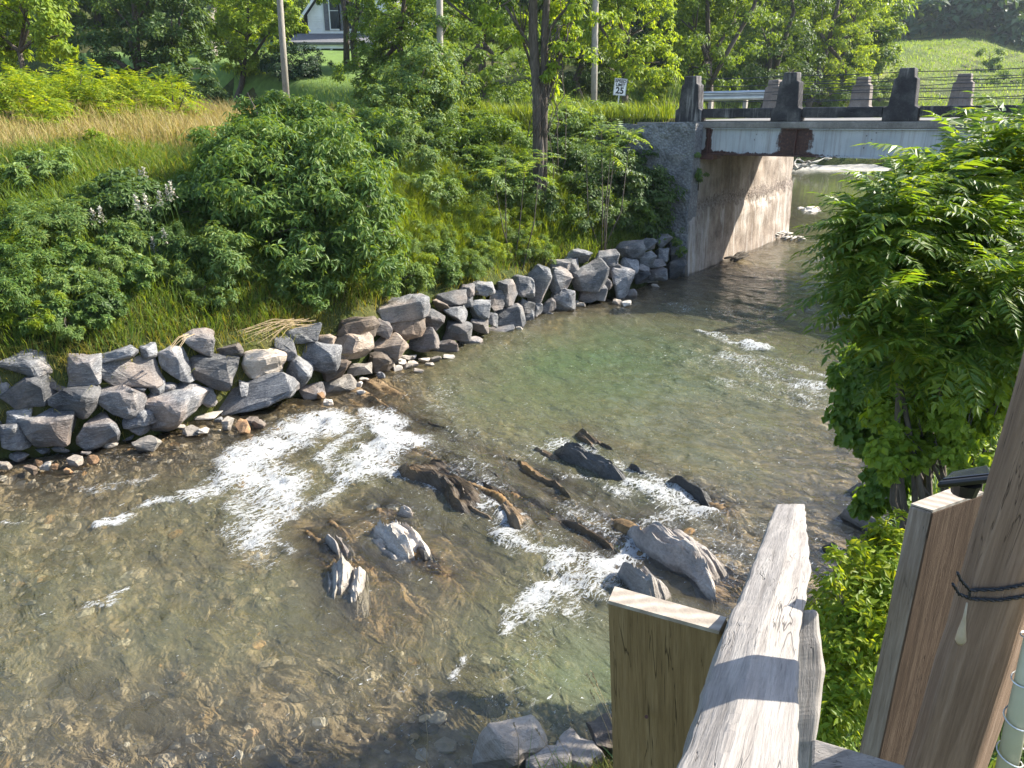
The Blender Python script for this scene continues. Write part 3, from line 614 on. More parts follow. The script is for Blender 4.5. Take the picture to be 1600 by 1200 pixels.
for cx, cy_, w_, h_, m in LOOSE:
    p = G(cx, cy_ + h_ * .35, .03); Z = p.y * cP + CH * sP; k = Z / 1200; w = w_ * k
    bm = hull_rock(rng, w, max(w * .7, h_ * k), h_ * k * .95, 15, cuts=2)
    o = bm_obj('loose_stone', bm, M[m], None, p + Vector((0, .04, h_ * k * .22)), (rng.uniform(-.15, .15), rng.uniform(-.2, .2), rng.uniform(-.5, .5)))
    if w_ > 45 and m == 'palestone' and 220 < cx < 240: tag(o, 'largest pale loose stone, angular, lying out in the shallows below the boulder wall', 'stone')
    elif m == 'orangestone' and 370 < cx < 385: tag(o, 'tall rust coloured stone standing beside the white rapids at the wall foot', 'stone')
    else: tag(o, LB[m], 'stone', {'palestone': 'pale stones along the foot of the wall', 'orangestone': 'orange stones along the foot of the wall', 'brownrock': 'brown stones along the foot of the wall', 'slate': 'slate chips along the foot of the wall'}[m])

def ledge(name, a, b, wpx, h, mat, label, cat='rock', steps=5, tilt=.35, zb=-.3, seed=0, ends=.22):
    """slab of tilted layered bedrock from pixel a to pixel b on the water, wpx wide; local X runs along the layers"""
    a = G(*a); b = G(*b); L = (b - a).length; mid = (a + b) / 2; wd = wpx * (mid.y * cP + CH * sP) / 1200 / math.sin(math.atan2(CH, mid.y)) * .8
    R = np.random.default_rng(seed)
    nx, ny = int(np.clip(L / .03, 20, 110)), int(np.clip(wd / .014, 20, 90)); u = np.linspace(0, 1, nx); v = np.linspace(0, 1, ny); Ug, Vg = np.meshgrid(u, v)
    wig = n2(Ug * L, Vg * wd * .5, 2.2, seed + 5, 3) - .5
    s = (Vg + wig * .35) * steps + 1.2 * (n2(Ug * L * 1.4, Vg * wd * 3, 1.0, seed, 4) - .5); k = np.floor(s); fr = s - k
    lev = (np.sin(k * 12.9898 + seed) * 43758.5453) % 1.0                      # each layer breaks off at its own level
    lev2 = (np.sin((k + 1) * 12.9898 + seed) * 43758.5453) % 1.0
    ter = lev + (lev2 - lev) * sst(.72, 1.0, fr) + .25 * (fr - .5)
    endk = np.clip(np.minimum(Ug - .16 * lev, 1 - Ug - .16 * ((lev * 7.3) % 1)) / ends, 0, 1)
    vq = np.clip(Vg + .12 * wig, 0, 1)
    prof = (np.clip(np.sin(np.pi * vq), 0, 1) ** .35 if mat == 'palestone' else np.clip(vq / .14, 0, 1) ** .6 * np.clip(1 - vq, 0, 1) ** .55) * endk ** .5
    brk = n2(Ug * L, Vg * wd * .6, 3.2, seed + 9, 4)
    Z = zb + (h - zb) * prof * (.72 + .3 * ter * 1.0 + .35 * (brk - .5)) + (n2(Ug * L * 2.5, Vg * wd * 20, 1, seed + 3, 3) - .5) * .30 * abs(h) * prof + (n2(Ug * L * 1.1, Vg * wd * 9, 1, seed + 4, 2) - .5) * .45 * abs(h) * prof
    cap = abs(h) * (.86 + .22 * ter + .25 * (n2(Ug * L, Vg * wd * 2, 2.6, seed + 6, 3) - .5)); Z = np.where(h > 0, np.minimum(Z, cap + .25 * np.maximum(Z - cap, 0)), Z)
    X = (Ug - .5) * L * 1.06; Y = (Vg - .5) * wd * (.7 + .6 * n2(Ug * L, 0 * Vg, 1.8, seed + 1, 3)) + .25 * wd * (n2(Ug * L, 0 * Vg, 1.1, seed + 2, 2) - .5)
    P = np.stack([X.ravel(), Y.ravel(), Z.ravel()], -1)
    i = (np.arange(ny - 1)[:, None] * nx + np.arange(nx - 1)[None]).ravel(); F = np.stack([i, i + 1, i + nx + 1, i + nx], -1)
    bound = list(range(nx)) + [nx * q + nx - 1 for q in range(1, ny)] + [nx * (ny - 1) + q for q in range(nx - 2, -1, -1)] + [nx * q for q in range(ny - 2, 0, -1)]
    nb = len(P); low = P[bound].copy(); low[:, 2] = -.8; P = np.concatenate([P, low]); m = len(bound)
    Fs = np.array([(bound[q], nb + q, nb + (q + 1) % m, bound[(q + 1) % m]) for q in range(m)])
    o = link(name, raw_mesh(name, P, [F, Fs], False, [M[mat]]), None, Vector((mid.x, mid.y, 0))); o.rotation_euler.z = math.atan2(b.y - a.y, b.x - a.x)
    return tag(o, label, cat)
LD = [((640,708),(812,795),62,.24,'wetledge','long dark brown wet ledge with water breaking below it in mid river'),
 ((870,692),(1005,755),34,.27,'blackledge','black jagged rock between two white chutes near mid river'),
 ((895,668),(985,718),20,.2,'wetledge','narrow brown ledge lying upstream of the black jagged rock'),
 ((985,720),(1050,750),26,.16,'blackledge','short black stub of ledge wrapped in white water'),
 ((1035,742),(1135,792),26,.2,'blackledge','thin dark slanting slab ending by the smooth water above the fence'),
 ((1005,815),(1160,930),62,.40,'greyledge','grey striated bedrock fin just above the foreground plank'),
 ((985,880),(1055,945),54,.30,'greyledge','crumpled grey rock knob between the white water and the plank top'),
 ((588,815),(660,885),44,.20,'palestone','largest bleached white rock with a flat sloping top in mid river'),
 ((622,790),(655,808),16,.12,'palestone','small pale rock just upstream of the bleached white rock'),
 ((660,850),(682,878),20,.13,'blackledge','small dark rock beside the bleached white rock'),
 ((518,822),(556,872),26,.14,'greyledge','thin grey rock sliver slanting beside the bleached rocks'),
 ((528,872),(530,945),36,.19,'palestone','upright ribbed white rock, left one of the two side by side'),
 ((560,880),(556,950),26,.17,'palestone','upright ribbed white rock, right one of the two side by side'),
 ((735,690),(960,800),48,.09,'wetledge','wide rusty brown slab washed over by thin water'),
 ((790,780),(845,830),34,.18,'wetledge','brown block at the lower end of the long dark ledge'),
 ((850,790),(970,860),44,.08,'wetledge','brown slab under the white curtain near the pale foam'),
 ((590,600),(680,670),46,.06,'wetledge','brown flat bedrock step at the head of the rapids'),
 ((1310,795),(1420,850),34,.28,'greyledge','pale grey slab jutting from the right bank under the vines'),
 ((1270,838),(1400,895),30,.16,'blackledge','low dark flat slab off the right bank behind the fence'),
 ((1290,900),(1420,950),50,.15,'blackledge','broad dark slab in shade beside the yellow green bush'),
 ((1320,752),(1440,800),40,.22,'greyledge','upper pale slab on the right bank below the hanging vine'),
 ((968,478),(1005,500),16,.12,'slate','small slate rock in the dark water off the wall end'),
 ((1030,478),(1075,492),12,.1,'wetledge','low wet rock strip near the bridge end of the wall'),
 ((1085,420),(1300,438),10,.04,'blackledge','thin dark lip of rock across the stream below the bridge'),
 ((1240,328),(1285,328),10,.16,'palestone','flat pale rock in the calm water beyond the abutment'),
 ((1215,338),(1235,339),6,.1,'palestone','tiny pale rock beside the abutment corner'),
 ((1252,402),(1290,402),14,.14,'blackledge','dark rock by the tip of the sumac in calm water'),
 ((720,1000),(775,1050),22,-.03,'blackledge','long dark rock lying under the shallow water below the rapids'),
 ((205,1060),(260,1100),34,-.06,'blackledge','dark submerged rock in the broad shallows at lower left'),
 ((100,1000),(150,1035),34,-.06,'blackledge','bluish dark rock submerged in the left shallows'),
 ((230,735),(300,740),26,.05,'wetledge','brown flat rock among the left rapids near the wall'),
 ((700,682),(850,770),26,.13,'wetledge','long low brown ledge layer just upstream of the dark wet ledge'),
 ((770,692),(935,792),24,.12,'wetledge','middle rusty ledge layer between the dark wet ledge and the black jagged rock'),
 ((830,690),(905,730),22,.12,'wetledge','short orange brown ledge layer left of the black jagged rock'),
 ((660,640),(760,690),26,.07,'wetledge','flat brown ledge layer under smooth water above the dark wet ledge'),
 ((860,790),(1000,868),26,.11,'wetledge','lowest brown ledge layer in the white curtain beside the pale foam'),
 ((690,760),(800,820),18,.10,'wetledge','thin dark ledge lip at the foot of the long dark wet ledge'),
 ((325,660),(400,640),26,.06,'wetledge','brown flat shelf at the foot of the longest wall boulder')]
for i, q in enumerate(LD): ledge('river_rock', *q[:2], q[2] * (1.12 if q[4] == 'palestone' else 1.3), q[3] * (1.05 if q[4] == 'palestone' else 1.15) if q[3] > .1 else q[3], q[4], q[5], seed=100 + i * 13)
for (cx, cy_, w, d, h, lab, m) in [(795, 1185, .42, .36, .5, 'pale angular boulder at the near water edge beside grass stalks', 'palestone'), (905, 1190, .34, .3, .3, 'grey boulder at the bottom edge left of the fence plank', 'greyledge'), (965, 1165, .36, .3, .3, 'tan boulder half hidden behind the fence plank foot', 'brownrock'), (860, 1215, .3, .3, .3, 'grey stone wedged low between two near boulders', 'greyledge')]:
    p = G(cx, cy_, .25); bm = hull_rock(rng, w * 1.3, d * 1.2, h * 1.2, 18, cuts=2); tag(bm_obj('shore_boulder', bm, M[m], None, p + Vector((0, .1, -.05)), (.2, .1, rng.random())), lab, 'boulder')

# ------------------------------------------------------------------ bridge
bridge = thing('road_bridge', (B0.x, B0.y, 0), 'old single lane steel girder bridge with stained concrete guard posts', 'bridge')
ZK = B0.z; SP = 2.79
def bp(t, r, z): return Vector((B0.x, B0.y, 0)) + U * t + Nn * r + UP * z    # along, upstream, height
def bbox(name, t0, t1, r0, r1, z0, z1, mat, bev=0, parent=bridge):
    o = MB().box(bp(t0, r0, z0), U * (t1 - t0), Nn * (r1 - r0), UP * (z1 - z0)).build(name, mat, parent)
    if bev: recess(o, bev)
    return o
def rot_part(o, org):   # give a part local axes along the bridge so that its material runs along it
    a = math.atan2(U.y, U.x); R = Matrix.Rotation(a, 4, 'Z'); off = Vector(org) - bridge.location
    o.data.transform(R.inverted() @ Matrix.Translation(-off)); o.matrix_local = Matrix.Translation(off) @ R; return o
bbox('deck_slab', -.3, 12.5, -.22, 5.7, ZK - .52, ZK - .35, M['greyconc'], .02)
# ragged broken edge along the slab
for side in (0, 1):
    g = MB(); r0 = 0.0 if side == 0 else 5.3
    g.box(bp(.05, r0 - .12, ZK - 1.2), U * 12.3, Nn * .02, UP * .68)
    g.box(bp(-.02, r0 - .27, ZK - 1.235), U * 12.4, Nn * .32, UP * .035); g.box(bp(-.02, r0 - .2, ZK - .545), U * 12.4, Nn * .2, UP * .022)
    rot_part(g.build('girder', M['girder'], bridge), bp(0, r0, ZK - 1.22))
    for t in (.66, 3.12, 8.6): rot_part(MB().box(bp(t, r0 - .21, ZK - 1.199), U * .02, Nn * .088, UP * .65).build('stiffener', M['rust'] if t < 5 else M['girder'], bridge), bp(0, r0, ZK - 1.22))
rot_part(bbox('bearing_plate', -.35, .9, -.30, .3, ZK - 1.36, ZK - 1.238, M['rust']), bp(0, 0, 0))
for k in range(1, 4): bbox('floor_beam', .2, 12.3, 5.3 * k / 4, 5.3 * k / 4 + .2, ZK - 1.1, ZK - .522, M['rust'])
bbox('road_deck', -.3, 12.4, .05, 5.30, ZK - .349, ZK - .325, M['asphalt'])
def post_poly(w0, w1, sh, hgt, z0, r, step=.09):
    P = [(-w0 / 2 - .1, 0), (w0 / 2 + .1, 0), (w0 / 2 + .1, .32), (w0 / 2, .36), (w1 / 2, sh), (w1 / 2 - step * .8, sh + .03), (w1 / 2 - step, hgt), (-w1 / 2 + step, hgt), (-w1 / 2 + step * .8, sh + .03), (-w1 / 2, sh), (-w0 / 2, .36), (-w0 / 2 - .1, .32)]
    return P
for side in (0, 1):
    r0 = 0.0 if side == 0 else 5.46; toff = 0 if side == 0 else .44
    for k in range(0, 5):
        t = k * SP + toff - (SP if side else 0)
        if side and k == 0: continue
        g = MB(); g.prism([bp(t + a, r0 - .2, ZK - .35 + b + .002) for a, b in post_poly(.6, .52, .98, 1.22, 0, 0)], Nn * .38)
        o = g.build('guard_post', M['darkconc'] if side == 0 else M['farconc'], bridge); recess(o, .025, 2)
    for k in range(0, 4):
        t = k * SP + toff - (SP if side else 0)
        if side and k == 0: continue
        bbox('kerb_rail', t + .41, t + SP - .41, r0 - .16, r0 + .14, ZK - .25, ZK - .002, M['darkconc'] if side == 0 else M['farconc'], .02)
    for j, hh in enumerate((.22, .42, .62, .8)):
        pts = []; t0 = toff; n = 40
        for i in range(n + 1):
            t = t0 + (11.0) * i / n; ph = (t - t0) % SP / SP; pts.append(bp(t, r0 + .21 if side == 0 else r0 - .23, ZK + hh - .05 * 4 * ph * (1 - ph) * (.5 if j % 2 else 1)))
        MB().tube(pts, .011, 5).build('guard_cable', M['cable'], bridge)
# abutment under the deck, and the pebbly wing wall in front of the approach
def abut():
    nr, nz = 70, 40; V = []
    for i in range(nr + 1):
        for j in range(nz + 1):
            r = -.72 + 9.0 * i / nr; z = -.8 + (4.05 + .2) * j / nz
            zz = min(z, ZK - 1.362); k = (zz / 3.45)
            bat = .16 * (1 - k); nz_ = mnoise.fractal(Vector((r * 1.2, zz * 1.6, 3)), 1, 2, 4) * .035
            sp = .05 * max(0, 1 - abs(zz - (1.86 + .25 * math.sin(r * .9) + .1 * math.sin(r * 4))) / .28) * (mnoise.noise(Vector((r * 5, zz * 6, 1))) + .6)
            ofs = .42 + bat + nz_ - sp + (.04 if zz < 1.75 + .25 * math.sin(r * .9) else 0)
            V.append(bp(ofs, r, zz) - UP * U.z * ofs)
    F = [(i * (nz + 1) + j, (i + 1) * (nz + 1) + j, (i + 1) * (nz + 1) + j + 1, i * (nz + 1) + j + 1) for i in range(nr) for j in range(nz)]
    n0 = len(V); 
    back = [bp(-1.6, r, z) for r in (-.72, 8.28) for z in (-.8, ZK - 1.362)]
    V += back; nb = n0
    top = [i * (nz + 1) + nz for i in range(nr + 1)]
    endf = [nr * (nz + 1) + j for j in range(nz + 1)]; st = list(range(nz + 1))
    polys = [tuple(top[::-1] + [nb + 1, nb + 3][::1])]
    polys = [tuple(top + [nb + 3, nb + 1]), tuple(endf[::-1] + [nb + 2, nb + 3]), tuple(st + [nb + 1, nb])]
    g = MB(); g.add([list(v) for v in V], F + polys); return g.build('abutment', M['abut'], bridge)
abut()
bbox('abutment_seat', -1.6, -.32, -.21, 5.69, ZK - 1.36, ZK - .36, M['greyconc'])
def wing():
    nt_, nz = 44, 36; V = []
    for i in range(nt_ + 1):
        for j in range(nz + 1):
            t = .52 - 5.6 * i / nt_; top = 4.26 - .02 * max(0, -t) + .06 * mnoise.noise(Vector((t * 2, 0, 0))); z = -.8 + (top + .8) * j / nz
            rr = -.74 - .10 * (1 - z / 4.3) + .09 * mnoise.fractal(Vector((t * 2.2, z * 2.2, 7)), 1, 2, 4)
            V.append(bp(t, rr, z))
    F = [(i * (nz + 1) + j, i * (nz + 1) + j + 1, (i + 1) * (nz + 1) + j + 1, (i + 1) * (nz + 1) + j) for i in range(nt_) for j in range(nz)]
    nb = len(V)
    for i in range(nt_ + 1): t = .52 - 5.6 * i / nt_; V.append(bp(t, -.24, 4.2))
    for j in range(nz + 1): V.append(bp(.52, -.24, -.8 + 5.0 * j / nz))
    F += [(i * (nz + 1) + nz, nb + i, nb + i + 1, (i + 1) * (nz + 1) + nz) for i in range(nt_)]
    n2_ = nb + nt_ + 1
    F += [(j, n2_ + j, n2_ + j + 1, j + 1) for j in range(nz)]
    MB().add([list(v) for v in V], F).build('wing_wall', M['pebble'], bridge)
wing()
bbox('post_footing', -.45, .26, -.62, .22, 4.0, ZK - .352, M['pebble'], .03)
# far bank abutment on the right, behind the sumac
bbox('abutment', 11.2, 13.5, -.7, 6.2, -.8, ZK - 1.24, M['greyconc'])

# guardrail running off beyond the far rail
gr = thing('guardrail', bp(-.6, 5.5, 4.36), 'galvanised guardrail curving away from the far left bridge post', 'guardrail')
prof = [(0, .31), (.05, .26), (.05, .20), (0, .155), (.05, .11), (.05, .05), (0, 0)]
V = []; F = []; n = 16
for i in range(n + 1):
    t = .25 - 2.4 * i / n; off = 5.36 + .045 * (t - .25) ** 2 * .5
    for a, b in prof: V.append(list(bp(t, off - a, 4.36 + .52 + b)))
    for a, b in prof[::-1]: V.append(list(bp(t, off - a + .006, 4.36 + .52 + b)))
k = 2 * len(prof)
for i in range(n):
    for j in range(k): F.append((i * k + j, i * k + (j + 1) % k, (i + 1) * k + (j + 1) % k, (i + 1) * k + j))
MB().add(V, F).build('rail_beam', M['steel'], gr)
for t in (-.6, -1.9): MB().box(bp(t, 5.42 + .045 * (t - .25) ** 2 * .5, 4.0), U * .12, Nn * .15, UP * 1.2).build('rail_post', M['polewood'], gr)

# speed limit sign
sp = A(969, 136, 33.0); sg = thing('speed_limit_sign', (sp.x, sp.y, hz(sp.x, sp.y)), 'white SPEED LIMIT 25 sign leaning beside the road', 'road sign')
tl = Matrix.Rotation(math.radians(5), 4, 'Y') @ Matrix.Scale(.84, 4)
pl = MB().box((-.3, 0, -.38), (.6, 0, 0), (0, .012, 0), (0, 0, .76)); pv = np.concatenate(pl.V)
def sign_part(name, mb, mat):
    o = mb.build(name, mat, None); o.parent = sg; o.matrix_local = Matrix.Translation(sp - sg.location) @ tl; return o
panel = sign_part('sign_panel', pl, M['signwhite'])
fr = MB()
for bx in ((-.285, -.365, .57, .012), (-.285, .353, .57, .012), (-.285, -.353, .012, .706), (.273, -.353, .012, .706)): fr.box((bx[0], -.006, bx[1]), (bx[2], 0, 0), (0, .004, 0), (0, 0, bx[3]))
sign_part('border', fr, M['black'])
sign_part('sign_post', MB().box((-.03, .02, -2.2), (.06, 0, 0), (0, .04, 0), (0, 0, 2.5)), M['steel'])
for txt, z, s in (('SPEED', .2, .19), ('LIMIT', .03, .19), ('25', -.29, .40)):
    c = bpy.data.curves.new('lettering', 'FONT'); c.body = txt; c.size = s; c.align_x = 'CENTER'; c.extrude = .002; c.offset = .006 if s < .3 else .012; c.materials.append(M['black'])
    tmp = bpy.data.objects.new('tmp', c); COL.objects.link(tmp); me = bpy.data.meshes.new_from_object(tmp.evaluated_get(bpy.context.evaluated_depsgraph_get()))
    bpy.data.objects.remove(tmp); o = link('lettering', me, sg)
    o.matrix_local = Matrix.Translation(sp - sg.location) @ tl @ Matrix.Translation((0, -.008, z)) @ Matrix.Rotation(math.pi / 2, 4, 'X')

# utility poles and wires
def pole(px0, py0, px1, py1, Y, rad, label, mat='polewood'):
    b = A(px0, py0, Y); a = A(px1, py1, Y + .02); d = (a - b).normalized(); z0 = hz(b.x, b.y)
    base = b + d * ((min(z0, b.z) - .3 - b.z) / d.z); o = thing('utility_pole', base, label, 'utility pole')
    top = base + d * 10.5; MB().tube([base, base + d * 4, base + d * 8, top], [rad, rad * .93, rad * .85, rad * .78], 14).build('pole', M[mat], o, True)
    MB().box(top - d * .7 + Vector((-1.1, -.06, 0)), (2.2, 0, 0), (0, .12, 0), (0, 0, .12)).build('crossarm', M[mat], o)
    return top - d * .55
t1 = pole(447, 145, 437, 0, 42, .17, 'leaning brown utility pole in front of the white house lawn')
t2 = pole(688, 232, 687, 20, 27.5, .115, 'grey utility pole half buried in vines left of the twin trunk tree')
t3 = pole(928, 152, 930, 30, 34, .14, 'pale utility pole standing left of the speed limit sign')
for ex, zz in ((-.9, 0), (.9, .0)):
    for (p, q, lab) in ((t1, t1 + Vector((-45, 12, 1)), 'thin power line running left from the leaning pole'), (t1, t2, 'thin power line strung between the leaning pole and the grey pole')):
        pts = [p.lerp(q, i / 24) + Vector((ex * (1 if q is not t2 or True else 1), 0, -3.0 * (i / 24) * (1 - i / 24))) for i in range(25)]
        o = MB().tube(pts, .012, 4).build('power_line', M['cable']); tag(o, lab, 'power line', 'power lines')

# ------------------------------------------------------------------ house
hp = A(500, 112, 56); hg = hp.z - .6
house = thing('white_house', (hp.x, hp.y, hg), 'white gabled house with tall windows and a columned porch behind the trees', 'house')
def hb(name, x0, x1, y0, y1, z0, z1, mat, par=None):
    return MB().box((hp.x + x0, hp.y + y0, hg + z0), (x1 - x0, 0, 0), (0, y1 - y0, 0), (0, 0, z1 - z0)).build(name, mat, par or house)
hb('foundation', -1.0, 5.4, 2.0, 9.0, -.8, .4, M['greyconc'])
MB().prism([(hp.x + a, hp.y + 2, hg + b) for a, b in ((-1.0, .4), (5.4, .4), (5.4, 4.3), (2.2, 8.2), (-1.0, 4.3))], (0, 7, 0)).build('wall', M['white'], house)
for k in range(26): hb('siding_board', -1.02, 5.42, 1.972, 1.998, .45 + k * .148, .45 + k * .148 + .13, M['white'])
for s in (-1, 1):
    a = (hp.x + 2.2, hp.y + 1.5, hg + 8.35); b = (hp.x + 2.2 + s * 3.8, hp.y + 1.5, hg + 3.75)
    MB().prism([a, b, (b[0], b[1], b[2] + .16), (a[0], a[1], a[2] + .18)], (0, 8, 0)).build('roof', M['shingle'], house)
    MB().prism([(a[0], a[1] - .03, a[2] - .12), (b[0], b[1] - .03, b[2] - .12), (b[0], b[1] - .03, b[2] + .12), (a[0], a[1] - .03, a[2] + .15)], (0, .03, 0)).build('barge_board', M['white'], house)
for x0 in (.55, 1.55, 2.9):
    f = hb('window', x0 - .08, x0 + .68, 1.92, 1.97, 3.3, 5.8, M['white'])
    hb('pane', x0, x0 + .6, 1.9, 1.925, 3.4, 4.5, M['darkglass'], f); hb('pane', x0, x0 + .6, 1.9, 1.925, 4.55, 5.7, M['darkglass'], f)
    hb('shutter', x0 - .42, x0 - .1, 1.92, 1.968, 3.3, 5.8, M['shingle'])
MB().hexa([(hp.x + a, hp.y + b, hg + c) for a, b, c in ((-1.9, -.4, 2.25), (5.8, -.4, 2.25), (5.8, 1.97, 2.95), (-1.9, 1.97, 2.95), (-1.9, -.4, 2.4), (5.8, -.4, 2.4), (5.8, 1.97, 3.1), (-1.9, 1.97, 3.1))]).build('porch_roof', M['shingle'], house)
hb('porch_beam', -1.8, 5.7, -.3, -.15, 2.02, 2.245, M['white']); hb('porch_floor', -1.7, 5.6, -.4, 1.97, .2, .38, M['greyconc'])
for x0 in (-1.6, .2, .95, 2.6, 4.2): MB().tube([(hp.x + x0, hp.y - .22, hg + .38), (hp.x + x0, hp.y - .22, hg + 2.02)], .075, 10).build('porch_column', M['white'], house)
dr = hb('door', .15, 1.05, 1.93, 1.97, .4, 2.5, M['darkglass']); hb('handle', .92, .97, 1.9, 1.93, 1.35, 1.45, M['steel'], dr)
f = hb('window', 1.7, 2.5, 1.93, 1.97, .9, 2.4, M['white']); hb('pane', 1.78, 2.42, 1.9, 1.93, .98, 2.32, M['darkglass'], f)

# ------------------------------------------------------------------ foliage builders
def kites(P, Ax, N, L, W, fold=.12, mid=.42):
    """one folded kite (two triangles) per leaf"""
    Ax = nrm(Ax); N = nrm(N - Ax * (N * Ax).sum(-1, keepdims=True)); S = np.cross(Ax, N)
    L = np.broadcast_to(np.asarray(L, float), (len(P),))[:, None]; W = np.broadcast_to(np.asarray(W, float), (len(P),))[:, None]
    m = P + Ax * L * mid
    V = np.stack([P, m + S * W / 2 + N * W * fold, P + Ax * L - N * L * .08, m - S * W / 2 + N * W * fold], 1).reshape(-1, 3)
    b = np.arange(len(P))[:, None] * 4
    F = np.concatenate([b + [0, 1, 2], b + [0, 2, 3]], 0).reshape(-1, 3)
    return V, F
def rdir(R, n):
    return nrm(R.normal(size=(n, 3)))
def crown(R, blobs, n, leaf, wr=.45, k=5, clump=.3, dens=26, droop=.45, inner=.5, up=.6):
    """leaf clusters gathered in clumps over the shells of several lobes; n leaves in all"""
    vol = np.array([(b[1] * b[2] + b[1] * b[3] + b[2] * b[3]) for b in [(0,) + tuple(q[1]) for q in blobs]]); vol = vol / vol.sum()
    nc = max(4, n // k); nclump = max(10, int(nc / dens))
    bi = R.choice(len(blobs), nclump, p=vol); C = np.array([list(b[0]) for b in blobs])[bi]; Rr = np.array([list(b[1]) for b in blobs])[bi]
    dr = rdir(R, nclump); rad = np.where(R.random(nclump) < .75, R.uniform(.72, 1.08, nclump), R.uniform(inner * .6, .8, nclump))
    rad = rad * (.78 + .44 * vn(dr * 2.3 + 7 + bi[:, None], int(R.integers(1e6))))
    cc = C + dr * Rr * rad[:, None]; cr = clump * Rr.mean(1) * R.uniform(.6, 1.3, nclump)
    ci = R.integers(0, nclump, nc); off = rdir(R, nc) * (R.random((nc, 1)) ** .45) * np.array([1, 1, .62])
    p = cc[ci] + off * cr[ci][:, None]
    o = nrm(nrm(off + [0, 0, .25]) * .6 + dr[ci] * .5 + [0, 0, up])
    az = R.uniform(0, 2 * np.pi, (nc, 1)) + np.arange(k)[None] * 2 * np.pi / k + R.normal(0, .35, (nc, k))
    t1 = nrm(np.cross(o, [.3, .2, .93])); t2 = np.cross(o, t1)
    Ax = np.cos(az)[..., None] * t1[:, None] + np.sin(az)[..., None] * t2[:, None] + o[:, None] * .15
    Ax = nrm(Ax + [0, 0, -1] * R.uniform(droop * .3, droop * 1.5, (nc, k, 1)) + .15 * R.normal(size=(nc, k, 3)))
    N = o[:, None] + .35 * R.normal(size=(nc, k, 3))
    Lf = leaf * R.uniform(.65, 1.25, (nc, k))
    P = p[:, None] + Ax * leaf * .15 + .2 * leaf * R.normal(size=(nc, k, 3))
    return kites(P.reshape(-1, 3), Ax.reshape(-1, 3), N.reshape(-1, 3), Lf.ravel(), Lf.ravel() * wr)
def blob(px, py, Y, rx, rz, ry=None):
    c = A(px, py, Y); k = (c.y * cP + (CH - c.z) * sP) / 1200
    return ((c.x, c.y, c.z), (rx * k, (ry if ry else (rx + rz) / 2) * k, rz * k))
def limbs(R, base, blobs, rad, fork=.45, k=8, sub=3):
    g = MB(); base = Vector(base)
    cx = Vector(np.mean([b[0] for b in blobs], 0)); top = Vector((base.x * .5 + cx.x * .5, base.y * .5 + cx.y * .5, base.z + max((max(b[0][2] for b in blobs) - base.z) * fork, .3)))
    mid = base.lerp(top, .5) + Vector((R.normal() * rad, R.normal() * rad, 0))
    g.tube([base - Vector((0, 0, .3)), base + Vector((0, 0, .15)), mid, top], [rad * 1.35, rad * 1.05, rad * .85, rad * .7], k)
    for b in blobs:
        c = Vector(b[0]); m = top.lerp(c, .5) + Vector((R.normal(), R.normal(), .6)) * b[1][0] * .12
        g.tube([top, m, c], [rad * .6, rad * .4, rad * .2], 6)
        for _ in range(sub):
            d = Vector(R.normal(size=3)); d.z = abs(d.z) * .7; e = c + Vector((d.x * b[1][0], d.y * b[1][1], d.z * b[1][2])) * .45
            g.tube([m.lerp(c, .4), e], [rad * .25, rad * .08], 5)
    return g
SEED = [0]
def plant(kind, label, cat, base, blobs, n, leaf, mat, rad, group=None, bark='bark', trunk='trunk', leaves='crown', extra=None, **kw):
    SEED[0] += 1; R = np.random.default_rng(SEED[0] * 17 + 3); base = Vector(base)
    o = thing(kind, base, label, cat, group)
    fork = kw.pop('fork', .4); g = limbs(R, base, blobs, rad, fork)
    if extra: extra(g)
    g.build(trunk, M[bark], o, True)
    V, F = crown(R, blobs, n, leaf, **kw); part(leaves, V, F, M[mat], o)
    return o
def gbase(px, py, Y):
    p = A(px, py, Y); return Vector((p.x, p.y, hz(p.x, p.y)))

# ------------------------------------------------------------------ trees
plant('leafy_tree', 'yellow green tree at the left edge above the sumac thicket', 'tree', gbase(40, 140, 30),
      [blob(30, 10, 30, 95, 60), blob(95, 55, 30, 52, 45), blob(10, 80, 31, 60, 40), blob(-90, 20, 31, 90, 80), blob(60, -80, 30, 100, 70)], 17000, .2, 'bright', .12, clump=.24)
plant('maple_tree', 'dark shady maple with a low forked trunk beyond the sumac thicket', 'tree', gbase(197, 120, 40),
      [blob(215, 20, 40, 100, 75), blob(160, 85, 40, 52, 45), blob(265, 110, 39, 62, 55), blob(290, 45, 40, 52, 60), blob(200, -110, 41, 130, 110)], 20000, .24, 'dark', .28, fork=.2, clump=.26)
plant('shrub', 'dark green shrub spreading under the forked maple by the driveway', 'shrub', gbase(265, 165, 37), [blob(262, 150, 37, 55, 35), blob(310, 150, 38, 40, 34)], 7000, .2, 'dark', .06, trunk='stem', leaves='foliage')
plant('maple_tree', 'bright sunlit maple with rounded crown left of the leaning pole', 'tree', gbase(367, 128, 47),
      [blob(392, 40, 47, 70, 55), blob(355, 65, 47, 50, 40), blob(430, 35, 47, 42, 48), blob(385, 92, 47, 58, 20), blob(385, -50, 47, 95, 70)], 20000, .22, 'bright', .2, fork=.25, clump=.25)
plant('spruce_tree', 'tall dark evergreen with a pale straight trunk left of the bright maple', 'tree', gbase(337, 125, 53), [blob(310, 20, 54, 45, 60), blob(325, 95, 55, 30, 40), blob(330, -80, 54, 60, 70), blob(470, 40, 64, 20, 30)], 12000, .22, 'yew', .3, bark='palebark', fork=.8)
plant('leafy_tree', 'pale loose tree beside the left gable of the white house', 'tree', gbase(455, 95, 63), [blob(465, 30, 63, 48, 60), blob(440, 85, 64, 40, 30)], 9000, .24, 'pale', .15)
